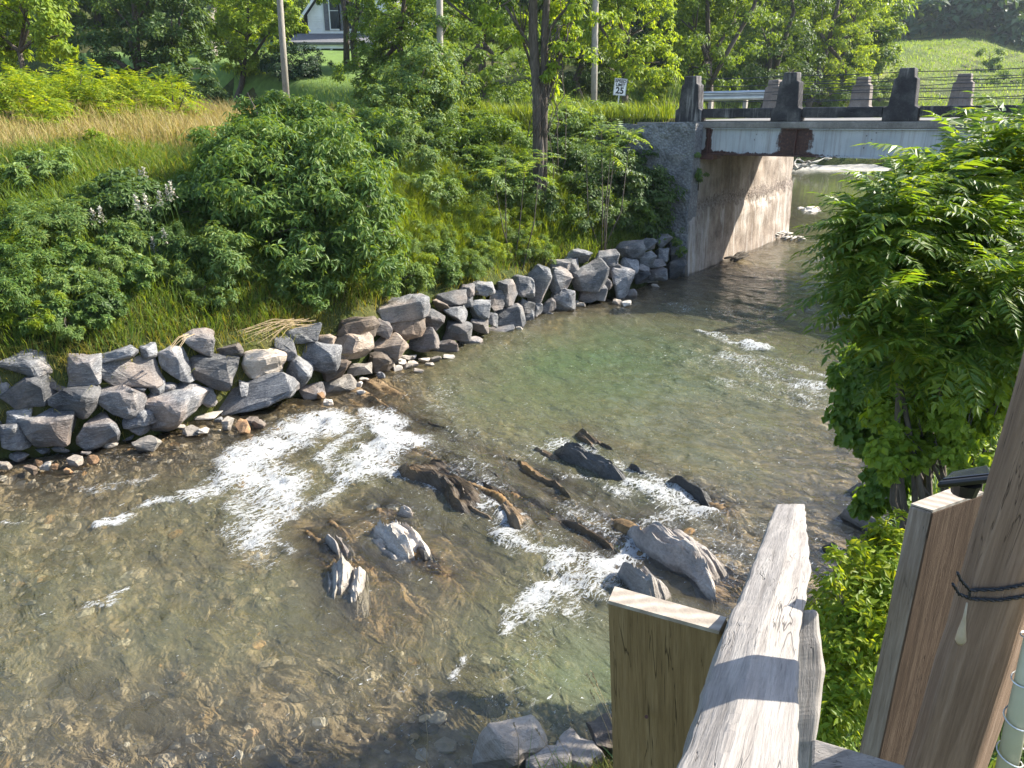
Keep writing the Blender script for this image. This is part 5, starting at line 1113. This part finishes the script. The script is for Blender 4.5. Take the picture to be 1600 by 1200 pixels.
lay('field_grass', 'green grass mixed through the tan grass of the flat', 26000, (-30, -2, 13, 34), lambda x, y: (D(x, y) > 4.5) & (br(x, y) < -.8), .5, .018, 'ygrass', .6, lambda x, y: 1.5 * n2(x, y, .45, 29, 3) - .3)
lay('verge_grass', 'bright sunlit grass on the road verge beside the bridge', 22000, (-9, 6, 21, 34), lambda x, y: (br(x, y) > -2.6) & (br(x, y) < .6) & (bt(x, y) > .7) & (bt(x, y) < 16), .5, .022, 'brightgrass', .45)
lay('far_verge_grass', 'sunlit grass on the far verge of the road', 12000, (-16, 10, 26, 46), lambda x, y: (br(x, y) > 5.7) & (br(x, y) < 9) & (bt(x, y) > .5) & (bt(x, y) < 26), .45, .024, 'grass', .45)
lay('slope_weeds', 'rough grass and weeds on the slope below the house', 30000, (-26, 8, 32, 60), lambda x, y: (br(x, y) > 7.5) & ((bt(x, y) < 13) | (br(x, y) > 17)) & (D(x, y) > 2), .6, .035, 'weed', .5)
lay('right_bank_grass', 'shaded weeds on the near right bank', 14000, (0, 16, 2.5, 16), lambda x, y: (-sdist(x, y, RIGHT) > .5) & (-sdist(x, y, RIGHT) < 5) & (y > 3), .4, .02, 'weed', .7)
lay('far_bank_grass', 'green brush along the upstream banks beyond the bridge', 20000, (8, 70, 26, 74), lambda x, y: (D(x, y) > .8) & (D(x, y) < 9) & (br(x, y) > 9), .8, .05, 'weed', .5)
lay('meadow_tussocks', 'tall grass tussocks across the sunlit meadow', 26000, (25, 140, 66, 150), lambda x, y: (D(x, y) > 8) & (D(x, y) < 95) & (br(x, y) > 12) & (x / y > .38) & (x / y < .8), .5, .10, 'pale', .7, lambda x, y: 1.8 * n2(x, y, .12, 87, 3) - .35)
tag(grid_mesh('gravel_bar', axis((19, 62, .8)), axis((48, 68, .8)), lambda x, y: .07 + .05 * n2(x, y, .8, 3) + np.clip(sdist(x, y, LEFT), -.6, 3) * .28, M['gravel'], keep=lambda X, Y: (sdist(X, Y, LEFT) > -.5) & (sdist(X, Y, LEFT) < 2.2)), 'pale gravel bar on the far bank upstream', None, None, 'structure')

lay('overhanging_grass', 'grass blades spilling over the top stones of the boulder wall', 20000, (-13, 6, 6, 24), lambda x, y: (D(x, y) > .48) & (D(x, y) < .95), .36, .011, 'ygrass', 1.5, lambda x, y: 2.2 * n2(x, y, .9, 47, 3) - .6)
# driftwood under the bridge
Rd = random.Random(3)
for q, (cx, cy_, lab) in enumerate([(1248, 262, 'tangle of bleached driftwood branches on the far gravel bar'), (1275, 255, 'upturned bleached root mass on the far gravel bar')]):
    p = G(cx, cy_ + 6, .1); o = thing('driftwood', p, lab, 'driftwood')
    for k in range(11):
        a = Rd.uniform(0, 6.3); pts = [p + Vector((Rd.uniform(-.8, .8), Rd.uniform(-.5, .5), Rd.uniform(0, .5)))]
        for j in range(5): a += Rd.uniform(-.6, .6); pts.append(pts[-1] + Vector((math.cos(a) * .55, math.sin(a) * .2, Rd.uniform(-.12, .34))))
        MB().tube(pts, [.10 * (1 - .15 * j) for j in range(6)], 6).build('branch', M['drift' if Rd.random() < .7 else 'darkwood'], o, True)
def log(name, pts, rad, mat, lab, cat='log'):
    g = MB().tube(pts, rad, 9); P = pts[0]; o = thing(name, P, lab, cat); g.build('trunk', M[mat], o, True)
    for k in range(4):
        i = 1 + k % (len(pts) - 1); b = Vector(pts[i]); MB().tube([b, b + Vector((Rd.uniform(-.5, .5), Rd.uniform(-.4, .2), Rd.uniform(.2, .7)))], [.05, .02], 5).build('branch', M[mat], o)
log('fallen_log', [G(1330, 250, .5), G(1400, 249, .45), G(1480, 252, .4), G(1560, 256, .35)], [.34, .42, .38, .25], 'darkwood', 'dark fallen log lying along the far bank under the bridge')
log('fallen_log', [G(1420, 262, .3), G(1500, 258, .3), G(1590, 256, .3)], [.16, .2, .14], 'drift', 'pale fallen log just in front of the dark fallen log')
for q, (cx, cy_, wpx, lab) in enumerate([(1215, 372, 30, 'bleached branch jam against the far end of the abutment'), (1242, 374, 26, 'pale stick raft floating off the abutment end'), (1140, 402, 40, 'dark twig line along the foot of the abutment')]):
    p = G(cx, cy_, .06); o = thing('branch_jam', p, lab, 'driftwood'); k = wpx * .026
    for j in range(12):
        a = Rd.uniform(-.5, .5) + .5; c = p + Vector((Rd.uniform(-k, k) * .5, Rd.uniform(-k, k) * .45, Rd.uniform(0, .22 if q == 0 else .06))); d = Vector((math.cos(a), math.sin(a) * 1.2, Rd.uniform(-.1, .3))) * k * Rd.uniform(.3, .8)
        MB().tube([c - d * .5, c + Vector((0, 0, .04)), c + d * .5], [.035, .045, .02], 5).build('branch', M['drift' if q < 2 else 'darkwood'], o, True)
# bare roots over the wall
p0 = A(440, 512, 11.9); o = thing('dead_roots', p0, 'bundle of dry bare roots trailing over the boulders', 'roots')
for k in range(24):
    a = A(470 + Rd.uniform(-15, 25), 503 + Rd.uniform(-6, 8), 12.3); b = A(395 + Rd.uniform(-25, 45), 520 + Rd.uniform(-6, 18), 11.5); m = a.lerp(b, .5) + Vector((0, 0, Rd.uniform(.02, .14)))
    MB().tube([a, m, b], [.0045, .004, .002], 4).build('root', M['straw'], o)
p0 = A(285, 535, 10.9); o = thing('dead_roots', p0, 'small wisp of dry roots above the left boulders', 'roots')
for k in range(7): a = A(295 + Rd.uniform(-6, 10), 522, 11.1); b = A(275 + Rd.uniform(-10, 8), 545 + Rd.uniform(-6, 6), 10.7); MB().tube([a, a.lerp(b, .5) + Vector((0, 0, .05)), b], [.006, .005, .003], 4).build('root', M['straw'], o)
# dark weathered board end showing at the left edge
p0 = A(8, 317, 15.0); o = thing('dark_board', p0, 'dark weathered board end among weeds at the left edge', 'board'); recess(MB().box(A(-70, 323, 15.0), (1.0, 0.1, .02), (.05, .25, 0), (0, -.02, .19)).build('plank', M['black'], o), .01)

# ------------------------------------------------------------------ right bank: sumac, vines, honeysuckle
Rr = np.random.default_rng(61)
SL = [(185, 1560), (215, 1505), (250, 1420), (290, 1340), (340, 1310), (400, 1330), (450, 1320), (500, 1340), (560, 1370)]
def edge(y): return 26 + float(np.interp(y, [a for a, _ in SL], [b for _, b in SL]))
def tuftset(y0, y1, xa, xb, n, Yr):
    out = []
    while len(out) < n:
        y = Rr.uniform(y0, y1); x = Rr.uniform(max(edge(y), xa), xb)
        out.append(A(x, y, Rr.uniform(*Yr)))
    return out
cn = lambda L: [A(x, y, Y) for x, y, Y in L]
sumac('tall sumac with yellow green fronds in front of the bridge girder', gbase(1640, 700, 5.0), tuftset(185, 400, 1440, 1680, 52, (4.7, 5.8)), 'sumac', .46, 12, cn([(1582, 322, 5.6), (1596, 330, 5.6), (1440, 302, 5.6), (1455, 300, 5.6)]), npair=11, kind='sumac_tree')
sumac('sumac with red seed cones reaching farthest over the water', gbase(1560, 700, 4.7), tuftset(260, 470, 1290, 1480, 58, (4.4, 5.4)), 'sumac', .38, 12, cn([(1302, 348, 5.6), (1331, 330, 5.6), (1384, 316, 5.6), (1389, 314, 5.6), (1330, 380, 5.6), (1362, 450, 5.6)]), npair=11, kind='sumac_tree')
sumac('lower sumac with broad dark fronds above the grape vines', gbase(1600, 760, 4.4), tuftset(400, 560, 1340, 1660, 76, (4.2, 5.3)), 'sumac', .38, 12, cn([(1515, 508, 5.3), (1312, 465, 5.6), (1352, 602, 5.3), (1530, 430, 5.3)]), npair=11, kind='sumac_tree')
plant('grape_vine', 'dark heart leaved grape vine draped below the sumac over the water', 'vine', gbase(1520, 760, 5.8), [blob(1400, 570, 5.9, 75, 60), blob(1370, 640, 5.7, 55, 55), blob(1470, 600, 5.7, 80, 60), blob(1385, 710, 5.6, 40, 45), blob(1400, 755, 5.5, 26, 38), blob(1330, 690, 5.7, 16, 26), blob(1362, 775, 5.6, 18, 34), blob(1310, 585, 5.7, 18, 20), blob(1345, 600, 5.7, 35, 40), blob(1430, 520, 4.7, 70, 50), blob(1540, 530, 4.8, 70, 60)], 20000, .07, 'vine', .03, trunk='stem', leaves='foliage', wr=.9, k=3, clump=.3, droop=.9)
plant('grape_vine', 'bright yellow green vine tangle beside the tall brown post', 'vine', gbase(1600, 800, 4.4), [blob(1500, 650, 4.6, 50, 50), blob(1545, 610, 4.7, 40, 70), blob(1460, 690, 4.7, 45, 40), blob(1520, 715, 4.4, 40, 30), blob(1590, 560, 4.8, 40, 60), blob(1420, 640, 4.9, 55, 55), blob(1400, 710, 4.7, 40, 40), blob(1470, 560, 5, 60, 50)], 13000, .06, 'bright', .03, trunk='stem', leaves='foliage', wr=.8, k=3, clump=.3, droop=.7)
plant('honeysuckle_bush', 'small leaved honeysuckle bush glowing yellow green between the fence boards', 'bush', G(1380, 1200, .9), [blob(1345, 960, 3.7, 70, 75), blob(1390, 900, 3.8, 40, 60), blob(1325, 1060, 3.4, 60, 70), blob(1400, 1020, 3.4, 40, 80), blob(1300, 1130, 3.2, 40, 50), blob(1370, 870, 4.1, 22, 40), blob(1335, 880, 3.8, 10, 45), blob(1300, 900, 3.6, 9, 40), blob(1405, 850, 4, 9, 45), blob(1375, 835, 4.1, 8, 40)], 9000, .052, 'yellowbush', .012, trunk='stem', leaves='foliage', wr=.45, k=4, clump=.42, droop=.25, dens=6, up=.5)

# ------------------------------------------------------------------ the fence in front
fence = thing('wooden_fence', Zp(1230, 1400, 1.0), 'weathered wooden fence of rough boards and posts in the near foreground', 'fence')
def loft(name, secs, mat, bev=.006, rough=.0012, n=16):
    """secs: rings of world points with the same count; the walls are subdivided and slightly uneven"""
    k = len(secs[0]); V = []; F = []; ns = len(secs)
    rings = []
    for i in range(ns - 1):
        for q in range(n):
            f = q / n; rings.append([secs[i][j].lerp(secs[i + 1][j], f) for j in range(k)])
    rings.append(secs[-1])
    sd = Rd.random() * 30
    for a, rg in enumerate(rings):
        c = sum(rg, Vector()) / k
        for p in rg: V.append(list(p + (p - c).normalized() * rough * 2 * mnoise.fractal(p * 14 + Vector((sd, 0, 0)), 1, 2, 3)))
    for a in range(len(rings) - 1):
        for j in range(k): F.append((a * k + j, a * k + (j + 1) % k, (a + 1) * k + (j + 1) % k, (a + 1) * k + j))
    F.append(tuple(range(k - 1, -1, -1))); F.append(tuple((len(rings) - 1) * k + j for j in range(k)))
    o = MB().add(V, F).build(name, M[mat], fence); recess(o, bev, 2); return o
def grain(o, ax):   # turn local axes so that local Z runs along the board
    q = Vector(ax).normalized().to_track_quat('Z', 'Y').to_matrix().to_4x4()
    o.data.transform(q.inverted()); o.matrix_local = o.matrix_local @ q; return o
# upright plank with end grain on top
zt = 4.03
tp = [G(948, 940, zt), G(1126, 989, zt), G(1138, 967, zt), G(958, 917, zt)]; sh = Vector((.065, .0, -.9)) * 1.0
pk = loft('upright_plank', [[p + sh for p in tp], tp], 'plankwood'); grain(pk, sh)
eg = MB().hexa([tp[i].lerp(sum(tp, Vector()) / 4, .03) + Vector((0, 0, -.004)) for i in range(4)] + [tp[i].lerp(sum(tp, Vector()) / 4, .03) + Vector((0, 0, .0025)) for i in range(4)]).build('end_grain', M['endgrain'], fence)
# split rail running down and away
def zr(y): return 1 / np.interp(y, [785, 1215], [1 / 2.3, 1 / .62])
def rail_sec(y, l, rdg, r, dl=.03, dr=.05, th=.07, z=None):
    Z = z or float(zr(y)); a = Zp(l, y, Z + dl); b = Zp(rdg, y, Z); c = Zp(r, y, Z + dr); dn = Vector((.0, .45, -1)).normalized() * th
    return [a, a + dn, c + dn, c, b]
secs = [rail_sec(1330, 985, 1080, 1252, .02, .03, .06, .52), rail_sec(1200, 1060, 1124, 1251, .02, .03, .06), rail_sec(1085, 1100, 1156, 1251, .03, .04, .07), rail_sec(985, 1131, 1190, 1252, .03, .05, .08), rail_sec(890, 1174, 1222, 1268, .04, .06, .08), rail_sec(787, 1213, 1243, 1258, .05, .04, .08)]
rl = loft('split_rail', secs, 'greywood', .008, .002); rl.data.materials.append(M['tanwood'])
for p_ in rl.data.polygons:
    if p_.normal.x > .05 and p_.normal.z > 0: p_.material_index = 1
grain(rl, secs[-1][4] - secs[0][4])
# rough board standing behind it
bd = [[Zp(1232, 955, 1.22), Zp(1274, 952, 1.22), Zp(1278, 955, 1.27), Zp(1236, 957, 1.27)], [Zp(1232, 1050, 1.2), Zp(1285, 1048, 1.2), Zp(1289, 1050, 1.25), Zp(1236, 1052, 1.25)], [Zp(1225, 1160, 1.18), Zp(1272, 1158, 1.18), Zp(1276, 1160, 1.23), Zp(1229, 1162, 1.23)], [Zp(1205, 1330, 1.18), Zp(1262, 1330, 1.18), Zp(1266, 1330, 1.23), Zp(1209, 1330, 1.23)]]
grain(loft('fence_board', bd[::-1], 'greywood', .005, .0025), bd[0][0] - bd[3][0])
# square post, left of the tall one
za = G(1455, 797, 3.96).z
at = [G(1420, 789, 4.02), G(1456, 800, 4.02), G(1540, 770, 4.02), G(1500, 758, 4.02)]; sh = Vector((-.012, -.015, -1.0))
pa = loft('square_post', [[p + sh for p in at], at], 'shadedbrown'); pa.data.materials.append(M['plankgrey'])  # main faces carry painted shade, the left face plain grey wood
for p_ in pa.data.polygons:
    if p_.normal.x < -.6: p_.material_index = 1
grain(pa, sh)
c = sum(at, Vector()) / 4; MB().hexa([p.lerp(c, .05) + Vector((0, 0, -.004)) for p in at] + [p.lerp(c, .05) + Vector((0, 0, .0025)) for p in at]).build('end_grain', M['endgrain'], fence)
# tall post leaving the frame
b1, b2, b3, b4 = Zp(1412, 1200, .98), Zp(1440, 1200, .93), Zp(1525, 1215, .90), Zp(1546, 1212, .95)
t1_, = [Vector((0.02, -.02, 1.0))]
def pt(px, py, Z): return Zp(px, py, Z)
low = [pt(1404, 1222, .97), pt(1424, 1230, .94), pt(1512, 1235, .93), pt(1536, 1222, .96), pt(1520, 1190, 1.06), pt(1420, 1190, 1.06)]
hi = [pt(1688, 250, .74), pt(1712, 250, .71), pt(1830, 250, .70), pt(1860, 250, .73), pt(1850, 250, .82), pt(1700, 250, .82)]
tall = loft('tall_post', [low, hi], 'brownwood', .006); grain(tall, hi[1] - low[1])
# lower rail at the bottom edge
lr = [[Zp(1268, 1151, 1.06), Zp(1440, 1200, .95), Zp(1440, 1290, .88), Zp(1262, 1290, .92)]]
up_ = [p + Vector((0, 0, -.04)) for p in lr[0]]
g = loft('lower_rail', [up_, lr[0]], 'greywood', .005, .0015, 3); grain(g, Vector((.9, -.4, 0)))
for k, (x, y, Z) in enumerate([(1096, 1135, .80), (1232, 1060, .93), (1010, 1120, 1.27), (1085, 1150, 1.22)]):
    p = Zp(x, y, Z); d = ray(x, y).normalized(); MB().tube([p + d * .03, p - d * .002], .0032, 8).build('nail', M['rust'], fence)
# things on the fence
lamp = thing('solar_lamp', Zp(1500, 752, 1.30), 'black plastic solar lamp cap resting on the square fence post', 'lamp')
Lc = [Zp(1464, 752, 1.16), Zp(1482, 739, 1.21), Zp(1548, 727, 1.24), Zp(1556, 742, 1.15)]
recess(MB().hexa([p - Vector((0, 0, .014)) for p in Lc] + Lc).build('lamp_cap', M['black'], lamp), .006, 2)
c = sum(Lc, Vector()) / 4; recess(MB().hexa([p.lerp(c, .15) + Vector((0, 0, .0005)) for p in Lc] + [p.lerp(c, .18) + Vector((0, 0, .003)) for p in Lc]).build('solar_panel', M['darkglass'], lamp), .002)
MB().tube([c - Vector((0, 0, .035)), c - Vector((0, 0, .015))], [.018, .022], 12).build('lamp_base', M['black'], lamp)
wire = thing('black_string_wire', Zp(1500, 930, .8), 'thin black twisted wire looped round the tall post', 'wire')
pn = (low[2] - low[1]).cross(hi[1] - low[1]).normalized()
def onpost(px, py):     # where the sight line meets the front of the tall post
    r = ray(px, py); o0 = Vector((0, 0, CH)); q = o0 + r * ((low[1] - o0).dot(pn) / r.dot(pn)); return q - r.normalized() * .004
for pts in ([(1496, 895), (1500, 905), (1515, 922), (1560, 921), (1600, 914), (1660, 905)], [(1488, 912), (1498, 928), (1518, 936), (1560, 938), (1600, 932), (1660, 922)], [(1515, 922), (1513, 938)]):
    P = []
    for i in range(len(pts) - 1):
        for q in range(8): f = q / 8; P.append(onpost(pts[i][0] * (1 - f) + pts[i + 1][0] * f, pts[i][1] * (1 - f) + pts[i + 1][1] * f))
    for s in (0, 1): MB().tube([p + Vector((0, math.cos(i * 1.3 + s * 3.14) * .0012, math.sin(i * 1.3 + s * 3.14) * .0012)) for i, p in enumerate(P)], .0014, 5).build('strand', M['black'], wire)
drip = thing('resin_drip', onpost(1502, 980), 'pale teardrop of dried resin hanging on the tall post', 'resin')
MB().tube([onpost(1511, 942), onpost(1507, 965), onpost(1503, 985), onpost(1501, 1000), onpost(1500, 1006)], [.001, .0018, .0042, .0058, .003], 10).build('drop', M['glue'], drip, True)
tube = thing('pale_tube', Zp(1590, 1210, .84), 'pale olive tube wound with shiny wire beside the tall post', 'tube')
MB().tube([Zp(1560, 1260, .86), Zp(1594, 1100, .84), Zp(1640, 900, .81)], [.0105] * 3, 14).build('tube_body', M['olive'], tube, True)
for k in range(5):
    f = k / 5; c = Zp(1560, 1260, .86).lerp(Zp(1640, 900, .81), f * .9 + .05); P = [c + Vector((math.cos(a) * .014, math.sin(a) * .013, .010 * math.sin(a * .5 + k))) for a in np.linspace(0, 6.28, 22)]
    MB().tube(P, .0009, 5).build('wire_loop', M['wire'], tube)
# dry grass stalks near the bottom edge
Rk = random.Random(9)
for i, (x0, y0, x1, y1, Y) in enumerate([(990, 1230, 918, 1055, 3.4), (985, 1240, 925, 1050, 3.4), (975, 1240, 922, 1078, 3.5), (880, 1230, 838, 1140, 3.9), (905, 1240, 870, 1150, 3.9), (665, 1230, 662, 1098, 3.9), (690, 1240, 645, 1165, 3.9), (810, 1200, 803, 1130, 4.0), (298, 1215, 294, 1176, 4.2), (240, 1215, 228, 1185, 4.2), (1000, 1235, 965, 1090, 3.3)]):
    a = A(x0, y0, Y); b = A(x1, y1, Y); o = thing('grass_stalk', a, 'thin dry straw grass stalk nodding over the near water edge', 'grass', 'dry grass stalks at the bottom edge')
    m = a.lerp(b, .6) + Vector((.02, 0, .02)); MB().tube([a - Vector((0, 0, .4)), a, m, b], [.003, .0028, .002, .0012], 5).build('stalk', M['straw'], o)
    R = np.random.default_rng(i); q = R.random(26); P = np.array(b)[None] + (np.array(m) - np.array(b))[None] * q[:, None] * .3; V, F = kites(P, nrm(np.array(b) - np.array(m))[None] + .35 * R.normal(size=(26, 3)), rdir(R, 26), .018, .006); part('seed_head', V, F, M['straw'], o)
x = Rg.uniform(.2, 1.15, 2600); y = Rg.uniform(3.0, 4.6, 2600); k = -sdist(x, y, RIGHT) > .05
V, F = blades(Rg, x[k], y[k], .22, .007, .8); tag(link('shore_grass', raw_mesh('shore_grass', V, F, False, [M['ygrass']])), 'tufts of grass among the stones at the near water edge', None, None, 'stuff')

# ------------------------------------------------------------------ the air: far slopes fade to blue
hm = NT('air'); vol = hm.n('VolumePrincipled', {'Color': (.72, .84, 1, 1), 'Density': .00024, 'Anisotropy': .35}); hm.t.links.new(vol.outputs[0], hm.out.inputs['Volume'])
hzb = MB().box((-600, -300, -2.6), (1400, 0, 0), (0, 1300, 0), (0, 0, 92)).build('haze', hm.m); tag(hzb, 'thin summer haze filling the valley', None, None, 'stuff')
